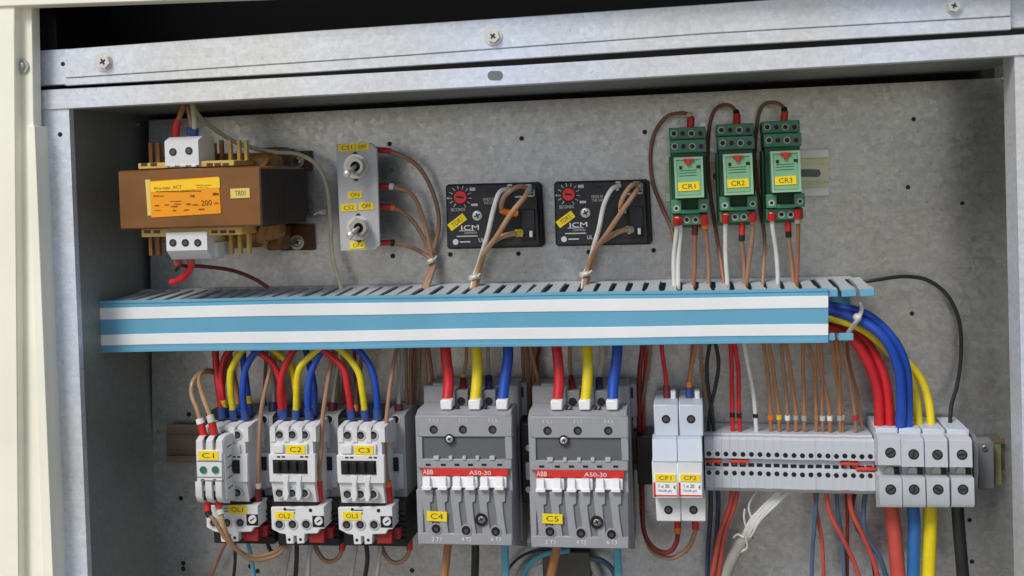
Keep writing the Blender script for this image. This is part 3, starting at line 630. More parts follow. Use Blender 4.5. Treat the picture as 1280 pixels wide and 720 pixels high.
o2 = overload(); o2['label'] = 'black and white overload relay marked OL2 under middle contactor'
SC = {'C2': (c2,0), 'C1': (copy_thing(c2,'small white contactor at the left end behind the C1 auxiliary block',-84,0,371,575,78),-84), 'C3': (copy_thing(c2,'small white contactor marked C3, next to large grey contactors',85.5,1,371,575,78),85.5)}
OL = {'OL2': (o2,0), 'OL1': (copy_thing(o2,'black and white overload relay marked OL1, partly behind tan wires',-82,-2,371,656,75),-82), 'OL3': (copy_thing(o2,'black and white overload relay marked OL3 under right small contactor',84.5,.5,371,656,75),84.5)}
for k in ('C2','C3'): tag(SC[k][0], k, 369.5+SC[k][1], 562+(1 if k=='C3' else 0), 23.5, 10.5, 80, -1)
for k in OL: tag(OL[k][0], k, (296.5-355.5 if k=='OL1' else OL[k][1])+355.5, 645+(-8 if k=='OL1' else 0)+(0), 23.5, 10, 76, -1)
# add-on auxiliary contact block clipped to the leftmost contactor
t = thing('auxiliary_contact_block', 'white two pole auxiliary contact block marked C1 with green dots', 'contact block', 262, 628)
B().prof(246,277,94,[(612,94),(560,94),(552,90),(None,80),(618,80)]).build('body','white_plastic',t)
for x in (249,261.5,274):
    B().prof(x-3.9,x+3.9,97,[(566,97),(551,97),(545,92),(None,81),(566,81)]).build('prong','white_plastic',t)
    B().prof(x-3.9,x+3.9,97,[(627,95),(620,98),(602,98),(600,84),(629,84)]).build('prong','white_plastic',t)
B().box(246,563,277.5,601,88,97.5,.5).build('face','white_plastic',t)
for x in (255.2,267.8):
    for y0, y1, w in ((546,562,93),(602,625,94.5)): B().box(x-2.2,y0,x+2.2,y1,84,w,0).build('wire_slot','black',t)  # black boxes paint the shade between the prongs
    B().cyl(x,557,93,94.5,3.2).build('terminal_screw','steel',t); B().cyl(x,610,94,96,3.4).build('terminal_screw','steel',t)
B().box(246.5,576,277,577.2,97.4,97.8,0).build('print_line','endplate',t); B().box(246.5,596,277,597,97.4,97.8,0).build('print_line','endplate',t)
for x in (253.5,268.5):
    B().cyl(x,587.5,97.4,98.6,4.2).build('indicator_dot','dot_green',t); B().box(x-2.5,598.6,x+1.5,600.6,97.4,97.8,0).build('print_mark','endplate',t)
B().prof(278.3,281.5,95,[(624,93),(552,96),(545,90),(None,79),(625,79)]).build('side_cheek','white_plastic',t)
xs_ = P(281.5,585,95).x
for i in range(5): B()._box(xs_+.0001, xs_+.0003, -.091, -.083, P(281,560+i*13,95).z-.0009, P(281,560+i*13,95).z+.0002).build('print_mark','endplate',t)
tag(t,'C1',260,569.5,24.5,10.5,97.5,-1)

# conductors of the three small contactors
g = 'red yellow and blue conductors of the small contactors'
ZW = 58
for lab, m, pts in (
  ('red conductor at far left into contactor C1','w_red',[(269,428,46),(269,455,50),(273,490,55),(279,524,ZW)]),
  ('second red conductor into contactor C1, looping right','w_red',[(298,430,44),(283,442,48),(275,468,52),(278,500,54),(281,524,ZW-4)]),
  ('yellow conductor arching into contactor C1','w_yellow',[(312,430,56),(301,440,60),(290,462,62),(289,490,62),(293,524,ZW)]),
  ('orange yellow conductor behind the yellow arch of contactor C1','w_orange',[(286,428,36),(288,455,38),(294,485,42),(297,520,48)]),
  ('blue conductor arching into contactor C1','w_blue',[(330,434,56),(318,442,60),(306,464,62),(304,492,62),(307,524,ZW)]),
  ('blue conductor behind the blue arch of contactor C1','w_blue',[(302,428,36),(304,455,40),(309,490,44),(311,520,48)]),
  ('red conductor bowing down from left into contactor C2','w_red',[(312,434,54),(330,443,56),(345,460,58),(353,490,58),(355,524,ZW)]),
  ('red conductor arching from right into contactor C2','w_red',[(378,430,56),(364,442,60),(353,466,62),(351,495,62),(353,524,ZW)]),
  ('yellow conductor bowing from left into contactor C2','w_yellow',[(330,428,50),(346,440,52),(362,458,54),(370,490,54),(373,524,ZW-4)]),
  ('yellow conductor arching from right into contactor C2','w_yellow',[(408,428,58),(393,440,62),(375,460,64),(370,490,63),(370,524,ZW)]),
  ('blue conductor arching from right into contactor C2','w_blue',[(408,430,56),(396,446,60),(387,470,62),(385,498,62),(387,524,ZW)]),
  ('blue conductor behind the blue arch of contactor C2','w_blue',[(380,428,36),(386,452,40),(392,485,44),(392,520,50)]),
  ('red conductor arching from left into contactor C3','w_red',[(393,428,56),(412,442,60),(428,462,62),(436,490,62),(440,524,ZW)]),
  ('yellow conductor arching from left into contactor C3','w_yellow',[(412,430,56),(430,441,60),(447,462,62),(454,490,62),(457,524,ZW)]),
  ('blue conductor arching from left into contactor C3','w_blue',[(434,430,54),(452,442,58),(465,464,60),(470,492,60),(472,524,ZW)]),
  ):
    yl = ('behind' in lab and 'blue' in lab and 'C1' in lab) or 'second red' in lab
    wire(lab, m, 4.1, pts, [('b',0,13,'f_blue',5.4)] + ([('b',14,9,'f_yellow',5)] if yl else []), group=g, name='conductor', n=10)
g = 'thin control wires around the small contactors'
for lab, m, r, pts, s in (
  ('tan wire curling far left into the C1 auxiliary block','w_tan',2.7,[(272,467,40),(255,466,60),(241,474,80),(240,492,84),(248,515,88),(255,545,88)],[('b',0,14,'f_red',4.6),('b',15,6,'f_white',5)]),
  ('tan wire curling inside the left one into C1 auxiliary block','w_tan',2.7,[(272,464,40),(256,463,56),(247,473,76),(252,495,82),(263,518,87),(268.5,543,88)],[('b',0,14,'f_red',4.6),('b',15,8,'f_clear',4.6)]),
  ('long tan wire hanging right of contactor C1','w_brown',2.6,[(342,430,50),(338,460,56),(327,510,66),(323,560,70),(322,606,70),(323,630,66)],[('b',0,22,'f_maroon',4.2),('b',22,6,'f_clear',3.8)]),
  ('long tan wire hanging right of contactor C2','w_brown',2.8,[(420,430,46),(413,455,54),(403,520,66),(400,570,70),(399,600,70),(400,626,66)],[('b',0,26,'f_red',4.2)]),
  ('long tan wire hanging right of contactor C3','w_brown',2.6,[(498,430,44),(490,460,54),(483,520,66),(482,570,70),(484,600,70),(487,628,66)],[('b',0,22,'f_red',4.2),('b',22,6,'f_orange',4.2)]),
  ('grey wire into navy sleeve behind contactor C1','w_grey',2.3,[(336,428,30),(340,460,30),(342,490,32),(341,522,36)],[('b',0,18,'f_navy',5.6)]),
  ('beige wire into maroon sleeve behind contactor C2','w_cream',2.3,[(428,428,30),(423,455,30),(418,485,32),(415,522,36)],[('b',0,18,'f_maroon',5.2)]),
  ('grey wire into maroon sleeve behind contactor C3','w_grey',2.6,[(497,428,30),(498,460,30),(498,490,32),(498,524,36)],[('b',0,18,'f_maroon',5.2)]),
  ('second grey wire beside the maroon sleeve of contactor C3','w_grey',2,[(503,428,28),(502,460,28),(500,500,32)],[]),
  ('rust wire behind the blue conductor of contactor C3','w_rust',2.4,[(452,428,24),(450,460,24),(446,490,28),(445,515,34)],[('b',0,8,'f_orange',3.4)]),
  ('dark rust wire dropping left of the C3 blue conductor','w_maroon',2.2,[(443,428,20),(444,460,20),(447,500,26)],[]),
  ('dim brown wire nearest contactor C3 on the panel','w_brown',2,[(514,428,20),(512,460,16),(514,510,14)],[]),
  ('dim brown wire second from contactor C3 on the panel','w_brown',2,[(524,428,20),(524,460,14),(522,500,12)],[]),
  ('rust wire slanting down beside left large contactor','w_rust',2.4,[(533,428,26),(537,450,20),(541,480,18),(542,505,16)],[]),
  ('dim tan wire left of the rust wire by large contactor','w_tan',2,[(529,428,22),(531,460,16),(534,500,14)],[])):
    wire(lab, m, r, pts, s, group=g)
g = 'thin wires below the overload relays'
for lab, m, r, pts, s in (
  ('upper tan wire sweeping right from beneath the auxiliary block','w_tan',2.6,[(259,620,88),(261,640,90),(267,652,90),(284,675,84),(310,694,70),(340,692,60),(357,680,50)],[('a',0,17,'f_red',4.4),('a',17,6,'f_black',4.2)]),
  ('lower tan wire sweeping right from beneath the auxiliary block','w_tan',2.6,[(270,620,88),(275,640,90),(281,660,90),(294,684,82),(316,699,70),(342,696,58),(359,682,50)],[('a',0,14,'f_red',4.4),('a',16,6,'f_clear',4.6)]),
  ('brown wire slanting down left below relay OL1','w_rust',2,[(288,668,30),(277,690,20),(262,726,14)],[]),
  ('light blue wire below relay OL1','w_lblue',2.4,[(306,668,40),(312,690,34),(319,730,30)],[]),
  ('dark grey wire below relay OL1','w_black',2,[(293,668,26),(293,700,22),(291,730,20)],[]),
  ('grey wire left below relay OL2','w_grey',2.6,[(364,676,46),(360,700,40),(353,730,36)],[]),
  ('black wire below relay OL2','w_black',2.8,[(371,676,50),(371,700,46),(369,730,40)],[]),
  ('grey wire right below relay OL2','w_grey',2.8,[(389,676,44),(387,700,40),(385,730,36)],[]),
  ('brown loop from relay OL1 ending in red sleeve','w_black',2.4,[(332,672,30),(338,688,30),(348,692,34),(352,676,40),(352,664,42)],[('b',0,14,'f_red',3.6)]),
  ('brown loop from relay OL2 ending in red sleeve','w_brown',2.8,[(391,672,34),(396,690,36),(408,701,38),(421,698,40),(428,684,42),(428,668,42)],[('b',0,18,'f_red',4)]),
  ('brown loop from relay OL3 ending in red sleeve','w_brown',2.8,[(474,672,34),(480,692,36),(492,703,38),(505,699,40),(511,686,42),(511,668,42)],[('b',0,18,'f_red',4)]),
  ('grey wire left below relay OL3','w_grey',2.6,[(446,676,46),(443,700,40),(438,730,36)],[]),
  ('black wire below relay OL3','w_black',2.8,[(457,676,50),(460,700,46),(455,730,40)],[]),
  ('grey wire right below relay OL3','w_grey',2.6,[(476,676,44),(474,700,40),(470,730,36)],[])):
    wire(lab, m, r, pts, s, group=g)

# ------------------------------------------------------------------ large grey contactors
def big():
    t = thing('large_contactor', 'large grey contactor marked C4, left of the two', 'contactor', 582, 682, 'large grey contactors')
    base = B().box(532,482,650,676,7,38,1).build('base','abb_grey',t)
    B().box(640,479,659,520,7,22,.8).build('mounting_ear','abb_grey',t); B().box(541,479,556,500,22,37,.5).build('mounting_ear','abb_grey',t)
    B().box(649.5,484,654.5,497,21,22.2,0).build('mounting_hole','black',base)
    bd = B().prof(521.5,640,72,[(681,72),(521,72),(511.5,63),(None,40),(506,38),(None,10),(681,10)]).build('body','abb_grey',t)
    # front cover: raised frame around the recessed window, lower edge band
    s = B().box(521,519.5,639.5,546.5,70,75,.8).box(521,574,639,586,70,75,.5).box(521.5,546.5,528,574,70,75,.3).box(631.5,546.5,640,574,70,75,.3)
    s.build('front_cover','abb_grey',t)
    B().box(528,547,631.5,574,70,73.2,0).build('window','smoked',t)
    s = B()
    for x, wd in ((545,3.4),(563,2.2),(580,2.2),(596.5,2.2),(615,3.2)): s.box(x-wd,570.5,x+wd,575.5,72,76,.3)
    s.build('snap_tab','grey_plastic',t)
    s = B()
    for x in (535,554,571,588,605,624.5): s.box(x-3,579.8,x+3,582.3,74.7,75.3,0)
    s.build('slot','black',t)
    for x, tx in ((542,'1 L1'),(578.5,'3 L2'),(615.5,'5 L3')):
        text(t,tx,x,525.5,4.4,75.15,'timer_print',-1,11)
        o = B().cyl(x,537,74.6,75.2,5.2).build('terminal_hole','black',t); B().cyl(x+.8,537.5,75.1,75.5,3.2).tilt(x+.8,537.5,5,1,75.4,75.7,40).build('terminal_screw','screw_dark',o)
    o = B().ring(561.5,549,74,75.8,6.2,4.7).build('screw_seat','black',t); screw(t,561.5,549,74.5,4.6,'steel_bright',cross=True)
    rs = B().box(527,586.2,634.5,594.6,73,75.6,.2).build('red_band','abb_red',t)
    text(rs,'ABB',535,590,5.6,75.8,'print_white',-1,12.5); text(rs,'A50-30',600,591,5,75.8,'print_white',-1,27)
    # white contact clips in three pairs
    for x0, x1 in ((533,553),(570.5,587.5),(605,624)):
        B().box(x0-4,596,x1+9,610,70,75.5,.4).build('marker_holder','abb_white',t)
        for x in (x0,x1):
            B().prof(x-4.6,x+4.2,78,[(610,79),(597,78),(594.5,74),(None,70),(610,70)]).box(x-6,608.5,x+5.5,613,70,79.5,.4).build('white_clip','abb_white',t)
    B().box(521.5,613,640,672,70,74.1,.4).build('lower_cover','abb_dark',t)
    for x in (535,553.5,571,588,606,625.5):
        B().poly([(x-9,612),(x+6,612),(x+6,627),(x+2.5,628.5),(x+4,645),(x+8,669),(x-3,669),(x-5,645),(x-7,630)],72,75.6,.4).build('lower_rib','abb_grey',t)
    B().box(521.5,612,529,681,70,75.4,.5).build('side_rim','abb_grey',t); B().box(522,667,640,681.5,68,75.8,.7).build('bottom_rim','abb_grey',t)
    for x, y, tx in ((545,661,'2 T1'),(582.5,663,'4 T2'),(619.5,664.5,'6 T3')):
        text(t,tx,x+.5,674,5,76.1,'print_white',-1,12)
        B().cyl(x,y,70,76.2,7.2).build('terminal_boss','abb_grey',t); o = B().cyl(x,y,75.5,76.4,5.6).build('terminal_hole','black',t); B().cyl(x,y+.8,76.3,76.6,2.6).tilt(x,y,5,1,76.5,76.8,-30).build('terminal_screw','screw_dark',o)
    o = B().ring(601.5,650,72,77,7.8,5.4).build('screw_seat','black',t); screw(t,601.5,649.5,74.8,5.2,'steel')
    # terminal towers between the conductors
    for x in (576.5,611):
        o = B().box(x-8.5,488,x+8.5,508,38,52,.6).build('coil_terminal','abb_dark',t); B().cyl(x,501.5,51.8,52.3,5).build('terminal_hole','black',o)
    s = B()
    for x in (567,572,602,607): s.tilt(x,510.5,1.8,4.5,60,63.3,-35)
    s.build('vent_slot','black',t)
    return t
b1 = big()
b2 = copy_thing(b1, 'large grey contactor marked C5, beside the fuse holders', 143.5, 2.5, 582, 600, 75)
ab = B().box(652,530,665,628,8,46,.6).build('auxiliary_block','black',b1)
for y in (560,612): B().cyl(661,y,45.8,46.6,4).build('terminal_screw','steel',ab)
B().box(657,578,664,600,45.5,47,.3).build('clip','grey_plastic',ab)
tag(b1,'C4',546,645.5,25,12,75.9,-1.5); tag(b2,'C5',690.5,648.5,25,12,75.9,-1.5)
g = 'thick conductors above the large contactors'
for nm, dx, dy in (('C4',0,0),('C5',138,.5)):
    for lab, m, pts in ((f'thick red conductor dropping into contactor {nm}','w_red',[(556+dx,424,46),(558.5+dx,450,50),(561+dx,478,54),(557.5+dx,511+dy,60)]),
                        (f'thick yellow conductor dropping into contactor {nm}','w_yellow',[(594+dx,424,46),(596+dx,448,50),(595.5+dx,478,54),(592.5+dx,511+dy,60)]),
                        (f'thick blue conductor dropping into contactor {nm}','w_blue',[(634+dx,422,46),(634+dx,448,50),(630+dx,478,54),(627+dx,511+dy,60)])):
        o = wire(lab, m, 6.7, pts, group=g, name='conductor', n=14)
        x, y, w = pts[-1]; B().box(x-7.2,y-11,x+7.2,y+1.5,54,66,.8).build('end_ferrule','f_white',o)
g = 'thin coil wires of the large contactors'
wire('olive brown wire into maroon sleeve on contactor C4','w_tan',2.2,[(583,426,30),(582,450,30),(580,468,34),(579,490,46)],[('b',0,20,'f_maroon',4.4),('b',20,7,'f_yellow',3)],group=g)
wire('pale grey wire into navy sleeve on contactor C4','w_grey',2.4,[(610,426,30),(610,450,30),(611,466,34),(611,488,46)],[('b',0,20,'f_navy',4.6)],group=g)
wire('brown wire into maroon sleeve on contactor C5','w_brown',2.4,[(712,426,30),(713,450,30),(714,468,34),(716,491,46)],[('b',0,20,'f_maroon',4.4),('b',20,6,'f_maroon',3)],group=g)
wire('white wire into navy sleeve on contactor C5','w_cream',3,[(752,426,30),(752,450,30),(750,466,34),(749,490,46)],[('b',0,20,'f_navy',4.8)],group=g)
g = 'wires below the large contactors'
for lab, m, r, pts in (('thick brown wire below contactor C4','w_orange',5,[(561,668,40),(559,695,40),(554,735,40)]),('thick black wire below contactor C4','w_black',5,[(594,668,40),(594,695,40),(593,735,40)]),('thick light blue wire below contactor C4','w_lblue',4.8,[(631,668,40),(631,695,40),(633,735,40)]),
                       ('thick brown wire slanting below contactor C5','w_orange',5.6,[(697,668,40),(696,690,40),(685,735,34)]),('thick light blue wire below contactor C5','w_lblue',5,[(772,668,40),(772,695,40),(774,735,40)]),
                       ('light blue wire curving in behind contactor C5','w_lblue',3.4,[(648,735,12),(660,708,12),(680,694,12),(712,688,14)]),('dark wire arching behind contactor C5','w_black',1.8,[(622,735,10),(640,706,10),(662,690,10),(700,684,10)]),
                       ('slate blue wire curving right below contactor C5','w_slate',3.6,[(738,698,10),(752,701,12),(766,712,14),(772,735,16)])):
    wire(lab, m, r, pts, group=g)
tagprops(B().tube([P(636,760,8),P(652,716,8),P(676,699,8),P(706,694,8),P(736,700,8),P(752,730,8)],.0034,12).build('sheathed_cable','w_grey',None,P(690,720,0)),'thick pale sheathed cable looping below contactor C5','cable')
tagprops(B().box(678,690,738,726,1,12,.8).build('dark_bracket','bracket_grey',None,P(706,720,0)),'dark bracket on the panel under contactor C5','bracket')

# ------------------------------------------------------------------ brown wires between the large contactors and at their right
g = 'control wires dropping beside the large contactors'
for lab, m, r, pts in (('rust wire leftmost between the large contactors','w_rust',2.6,[(658,426,26),(660,455,18),(662,520,12)]),('brown wire second between the large contactors','w_brown',2.6,[(664,426,24),(667,458,16),(668,500,12),(667,530,10)]),('dark brown wire rightmost between the large contactors','w_maroon',2.4,[(676,426,24),(672,455,16),(671,520,10)]),
                       ('tan wire in front between the large contactors','w_orange',2.4,[(661,426,34),(669,460,28),(672,480,24),(671,520,14)]),
                       ('brown wire dropping just right of contactor C5','w_brown',2.4,[(813,426,20),(808,470,16),(800,520,12),(797,580,10)]),
                       ('dark red wire dropping right of contactor C5 into the fuse loop','w_maroon',3,[(804,426,30),(800,470,22),(799,540,16),(802,620,16),(806,665,22),(818,686,28),(836,691,32),(847,678,34),(848,655,34),(847,642,34)]),
                       ):
    s = [('b',0,18,'f_red',4.2),('b',18,7,'f_orange',4)] if 'loop' in lab else []
    wire(lab, m, r, pts, s, group=g)
wire('brown wire looping below the right fuse holder','w_brown',3,[(868,644,36),(868,664,36),(860,684,32),(840,696,28),(820,692,24),(808,676,20),(803,640,16),(801,590,12)],[('a',0,17,'f_red',4.4)],group=g)

g = 'dim background wires dropping behind the lower row'
for lab, m, r, pts in (
  ('dim rust wire behind the first red conductors of contactor C1','w_rust',2.2,[(284,428,16),(282,460,12),(276,500,10),(272,530,8)]),
  ('dim brown wire behind the tan wire of contactor C1','w_brown',2.2,[(334,428,20),(333,458,16),(330,490,12),(330,520,10)]),
  ('dim tan wire right of the navy sleeve of contactor C1','w_tan',2.2,[(346,428,20),(344,455,20),(346,485,18),(348,515,16)]),
  ('dim tan wire left of the maroon sleeve of contactor C2','w_tan',2.2,[(419,428,16),(420,455,16),(423,490,14),(424,520,12)]),
  ('dim brown wire right of the maroon sleeve of contactor C2','w_brown',2.2,[(432,428,16),(430,460,14),(428,500,12),(430,520,10)]),
  ('dim tan wire right of the maroon sleeve of contactor C3','w_tan',2.2,[(508,428,18),(507,460,14),(508,500,12),(510,530,10)]),
  ('dim brown wire between C3 wires and left large contactor','w_rust',2.2,[(519,428,16),(518,455,12),(517,490,10),(519,530,8)]),
  ('dim brown wire farthest left between the large contactors','w_brown',2.2,[(653,428,14),(655,460,10),(656,500,8),(657,525,8)]),
  ('dim red wire just left of the fuse holders','w_red',2.2,[(806,424,20),(806,460,16),(803,500,12),(804,545,10)]),
  ('dim tan wire between fuse holder and black wires','w_tan',2.2,[(876,424,18),(877,455,14),(880,490,12),(879,520,10)]),
  ('dim orange wire far right of the brown terminal wires','w_orange',2.2,[(1058,428,24),(1062,458,22),(1072,492,22),(1077,535,22)])):
    wire(lab, m, r, pts, group=g)

# ------------------------------------------------------------------ fuse holders
def fuse(dx, label, tg):
    t = thing('fuse_holder', label, 'fuse holder', 832+dx, 652, 'fuse holders')
    B().box(817.5+dx,506,847.8+dx,545.5,7,62,.7).build('upper_body','lightgrey_plastic',t)
    B().box(818+dx,545,848+dx,625,7,56,.6).build('core_body','grey_plastic',t)
    B().box(820+dx,622,851+dx,652,7,62,.7).build('lower_body','white_plastic',t)
    for x, y in ((832.5+dx,524),(835.5+dx,637.5)):
        o = B().cyl(x,y,61.5,62.3,5.4).build('terminal_hole','black',t); B().cyl(x,y,62.2,62.6,3.4).tilt(x,y,5.4,1,62.5,62.8,55).build('terminal_screw','screw_dark',o)
    B().prof(815.5+dx,846+dx,72,[(577,75),(549,70),(546,64),(None,56),(577,56)]).build('fuse_carrier','lightgrey_plastic',t)
    B().box(815.5+dx,577.5,847+dx,623,56,74.5,.6).build('carrier_front','white_plastic',t)
    lb = B().box(818+dx,592.5,845.5+dx,620,74.3,74.8,0).build('print_label','abb_white',t)
    B().box(817+dx,603,819.5+dx,621,74.3,75,0).box(819+dx,618.8,846+dx,620.2,74.7,75,0).build('red_edge','knob_red',lb)
    text(lb,'1 x 20',830+dx,607.5,4.4,75.1,'print_black',-1,13); text(lb,'10x38 gG',831+dx,613.8,3,75.1,'print_black',-1,17); text(lb,'4',843+dx,609,6,75.1,'print_black',-1,2.6)
    tag(t,tg,831.5+dx,597.5,25,9.2,75,-1)
    return t
fuse(0,'left fuse holder with yellow CF1 tag beside large contactor','CF1'); fuse(31.3,'right fuse holder with yellow CF2 tag beside the terminals','CF2')
for dx, lab in ((0,'left'),(30,'right')): tagprops(B().box(838.5+dx,489,844.5+dx,500,30,40,.4).cyl(841.5+dx,494,39.8,40.4,1.6).build('marker_clip','f_white',None,P(841+dx,500,0)),f'small white marker clip above the {lab} fuse holder','marker')
tagprops(B().box(796,545,822,606,4,30,.8).cyl(812,547,29,33,3).build('rail_end_stop','black',None,P(808,606,0)),'black end stop on the rail left of the fuse holders','end stop')
g = 'control wires between trunking and fuse holders'
wire('red wire into maroon sleeve above the left fuse holder','w_red',2.8,[(826,424,40),(829,450,38),(832,475,36),(834,510,38)],[('b',0,28,'f_maroon',4.4)],group=g)
wire('orange wire into blue sleeve above the right fuse holder','w_orange',2.6,[(871,424,40),(866,450,38),(862,475,36),(862,510,38)],[('b',0,26,'f_blue',4.8),('b',26,7,'f_orange',4.4)],group=g)
wire('orange wire beside the blue sleeve above right fuse holder','w_rust',2.4,[(866,424,36),(865,450,34),(861,478,34)],group=g)

# ------------------------------------------------------------------ terminal strip
def terminal():
    t = thing('rail_terminal', 'x', 'terminal', 886, 612, 'small grey rail terminals')
    pw = 10.35
    x0, x1 = 881, 881+pw
    B().prof(x0,x1,45,[(613,42),(609,45),(587.5,45),(585,41),(573.5,41),(572.5,45),(549,45),(545.5,43),(None,37),(541,36),(None,24),(536,22),(None,8),(None,2),(613,2)]).build('housing','term_grey',t)
    xc = (x0+x1)/2
    for y in (567.2,590.8): B().cyl(xc,y,44.6,45.2,3.1,n=12).build('screw_hole','black',t)
    B().box(xc-3.6,578.3,xc+3.6,582.6,40.6,41.3,0).build('bridge_slot','black',t)
    return t
term = terminal(); ORDN = ['first','second','third','fourth','fifth','sixth','seventh','eighth','ninth','tenth','eleventh','twelfth','thirteenth','fourteenth','fifteenth','sixteenth','seventeenth','eighteenth','nineteenth','twentieth']
for i in range(20):
    dx, dy = i*10.62, i*.215
    lab = f'{ORDN[i]} small grey rail terminal counting from the fuse holders'
    if i == 0: term['label'] = lab
    else:
        q = copy_thing(term, lab, dx, dy, 886, 580, 45); q.location += Vector((0, random.uniform(-.0004,.0003), random.uniform(-.00018,.00018)))
for x0, x1, y0, lab in ((882,902,576.6,'red jumper bar on the first two terminals by the fuse holders'),(912,936,577,'red jumper bar on the fourth and fifth small terminals'),(1051,1074,580.2,'upper red jumper bar near the large terminals'),(1070,1095,586.8,'lower red jumper bar touching the large terminals')):
    s = B().box(x0,y0-1.8,x1,y0+1.6,40,44.5,.3)
    n = 2
    for i in range(n): s.box(x0+4+i*10.6,y0+1,x0+8+i*10.6,y0+4,38,43,.2)
    tagprops(s.build('jumper_bar','jumper_red',None,P((x0+x1)/2,y0,0)), lab, 'jumper bar', 'red jumper bars')
def bigterm(i):
    t = thing('power_terminal', ['power terminal holding red cables, first of four large terminals','power terminal holding the blue cable, second of four large terminals','power terminal holding yellow cables, third of four large terminals','power terminal holding black cable, last of four large terminals'][i], 'terminal', 1113+i*29.3, 634, 'large grey power terminals')
    x = [1097.5,1126.5,1156.2,1187][i]; y = [545,547,547.5,547.5][i]; wd = 28.3
    xc = x+wd/2
    B().box(x-2.5,535+.6*i,x+wd-3.5,552,6,46,.6).build('rear_housing','lightgrey_plastic',t)
    B().box(x+.5,570,x+wd+.5,632,6,50,.5).build('core','grey_plastic',t)
    B().prof(x,x+wd,61,[(y+36.5,61),(y+4,61),(y,58),(None,44),(y+36.5,44)]).build('upper_jaw','term_grey',t)
    x2 = x+1.8+.3*i
    B().prof(x2,x2+wd,61,[(634,59),(630,61),(597.5,61),(None,44),(634,44)]).build('lower_jaw','term_grey',t)
    o = B().cyl(xc+1,590.5,49.8,51.5,7).build('clamp','steel',t); B().box(xc+6,584.5,xc+13,597,49.9,52,.2).build('gap','black',o)
    for yy, xx in ((y+21,xc+1.5),(612,x2+wd/2)):
        o = B().cyl(xx,yy,60.6,61.3,6.8,n=18).build('screw_hole','black',t); s = B().cyl(xx,yy,61.2,61.8,5.2,n=16); s.build('clamp_screw','screw_dark',o); B().tilt(xx,yy,9,1.6,61.7,62.1,[30,75,-40,10][i]).build('screw_slot','black',o)
    return t
for i in range(4): bigterm(i)
t = thing('end_bracket','grey end bracket closing the terminal row on the right','end bracket',1225,640)
B().prof(1216.8,1222,50,[(634,44),(590,52),(552,52),(543,46),(536,20),(None,4),(636,4)]).build('plate','endplate',t)
B().box(1222,552,1243,612,4,20,.8).build('clamp_body','abb_dark',t); screw(t,1231,560,20,4,'steel')
tagprops(B().box(1228,556,1252,606,8.5,10,.3).build('rail_sticker','rail_olive',None,P(1240,606,0)),'dull olive plate on the rail end right of the terminals','plate')  # added piece: the rail's greenish reflection put into its colour
# wires into the small terminals from above
g = 'wires between trunking and small terminals'
wire('black wire bowing left above the first small terminals','w_black',2.5,[(888,424,36),(883,455,34),(884,485,32),(890,512,30),(893,545,30)],group=g)
wire('black wire bowing right above the first small terminals','w_black',2.5,[(893,424,36),(898,452,34),(894,482,32),(887,510,30),(885,545,30)],group=g)
wire('left one of the red wire pair above the small terminals','w_red',2.9,[(913,424,34),(914,460,32),(915,500,30),(916,545,30)],[('b',24,6,'f_black',3.4)],group=g)
wire('right one of the red wire pair above the small terminals','w_red',2.9,[(917,424,34),(922,460,32),(924,500,30),(925,545,30)],[('b',24,6,'f_black',3.4)],group=g)
wire('single white wire slanting to the small terminals','w_white',2.7,[(929,424,34),(934,455,32),(943,495,30),(946,545,30)],[('b',24,5,'f_black',3.4)],group=g)
br = [(953,963,'f_orange'),(960,973,'f_yellow'),(976,985,'f_white'),(981,994,'w_grey'),(1003,1005,'w_grey'),(1008,1020,'w_brown'),(1024,1028,'f_clear'),(1022,1037,'f_white'),(1040,1050,'w_grey'),(1045,1052,'f_clear'),(1050,1069,'f_red')]
for i, (a, c, mk) in enumerate(br):
    k = [2.4,2.5,2.3,2.6][i%4]; bow = [3,5,-2,4,0,12,6,-3,2,4,6][i]
    wire(f'{ORDN[i]} brown wire from the left between trunking and small terminals', ['w_orange','w_orange','w_brown','w_orange'][i%4], k, [(a,424,36),(a+(c-a)*.3+bow*.5,455,33),(a+(c-a)*.7+bow*.2,490,31),(c,520,30),(c+.5,548,28)], [('b',25,6,mk,3.6)], group=g)
# thick cables
g = 'thick power cables at the right end of the trunking'
for lab, m, r, pts in (('outer thick blue cable bending down from the trunking end','w_blue',6.4,[(1000,378,40),(1040,384,42),(1082,394,46),(1114,420,48),(1131,456,46),(1136,495,42),(1134,548,38)]),
    ('inner thick blue cable bending down from the trunking end','w_blue',6.4,[(1000,382,48),(1040,390,52),(1078,401,56),(1106,424,58),(1122,458,54),(1126,495,48),(1125,548,40)]),
    ('front thick yellow cable bending down from the trunking end','w_yellow',5.4,[(1000,390,46),(1038,397,50),(1078,412,48),(1110,440,36),(1134,466,26),(1146,500,26),(1150,548,32)]),
    ('rear thick yellow cable bending down from the trunking end','w_yellow',5.4,[(1000,384,34),(1038,390,34),(1080,408,32),(1120,440,24),(1148,470,22),(1161,505,26),(1165,548,32)]),
    ('left thick red cable bending down from the trunking end','w_red',6.6,[(1000,402,40),(1036,408,42),(1066,424,42),(1086,455,40),(1097,495,38),(1099,548,36)]),
    ('right thick red cable bending down from the trunking end','w_red',6.6,[(1000,396,30),(1040,404,30),(1074,420,32),(1098,452,34),(1110,492,36),(1113,548,36)])):
    wire(lab, m, r, pts, group=g, cat='cable', name='power_cable', n=14)
s = B(); A = [P(1060,416,50),P(1066,408,56),P(1073,398,64),P(1077,387,56),P(1075,380,48)]; s.tube(A,.0016,8,5); s.dome(1072,397,62,5.4,3).cyl(1072,397,58,62,5.4)
tagprops(s.build('cable_tie','f_clear',None,P(1072,420,0)),'white nylon tie around the blue and yellow cables at trunking end','cable tie','nylon cable ties')
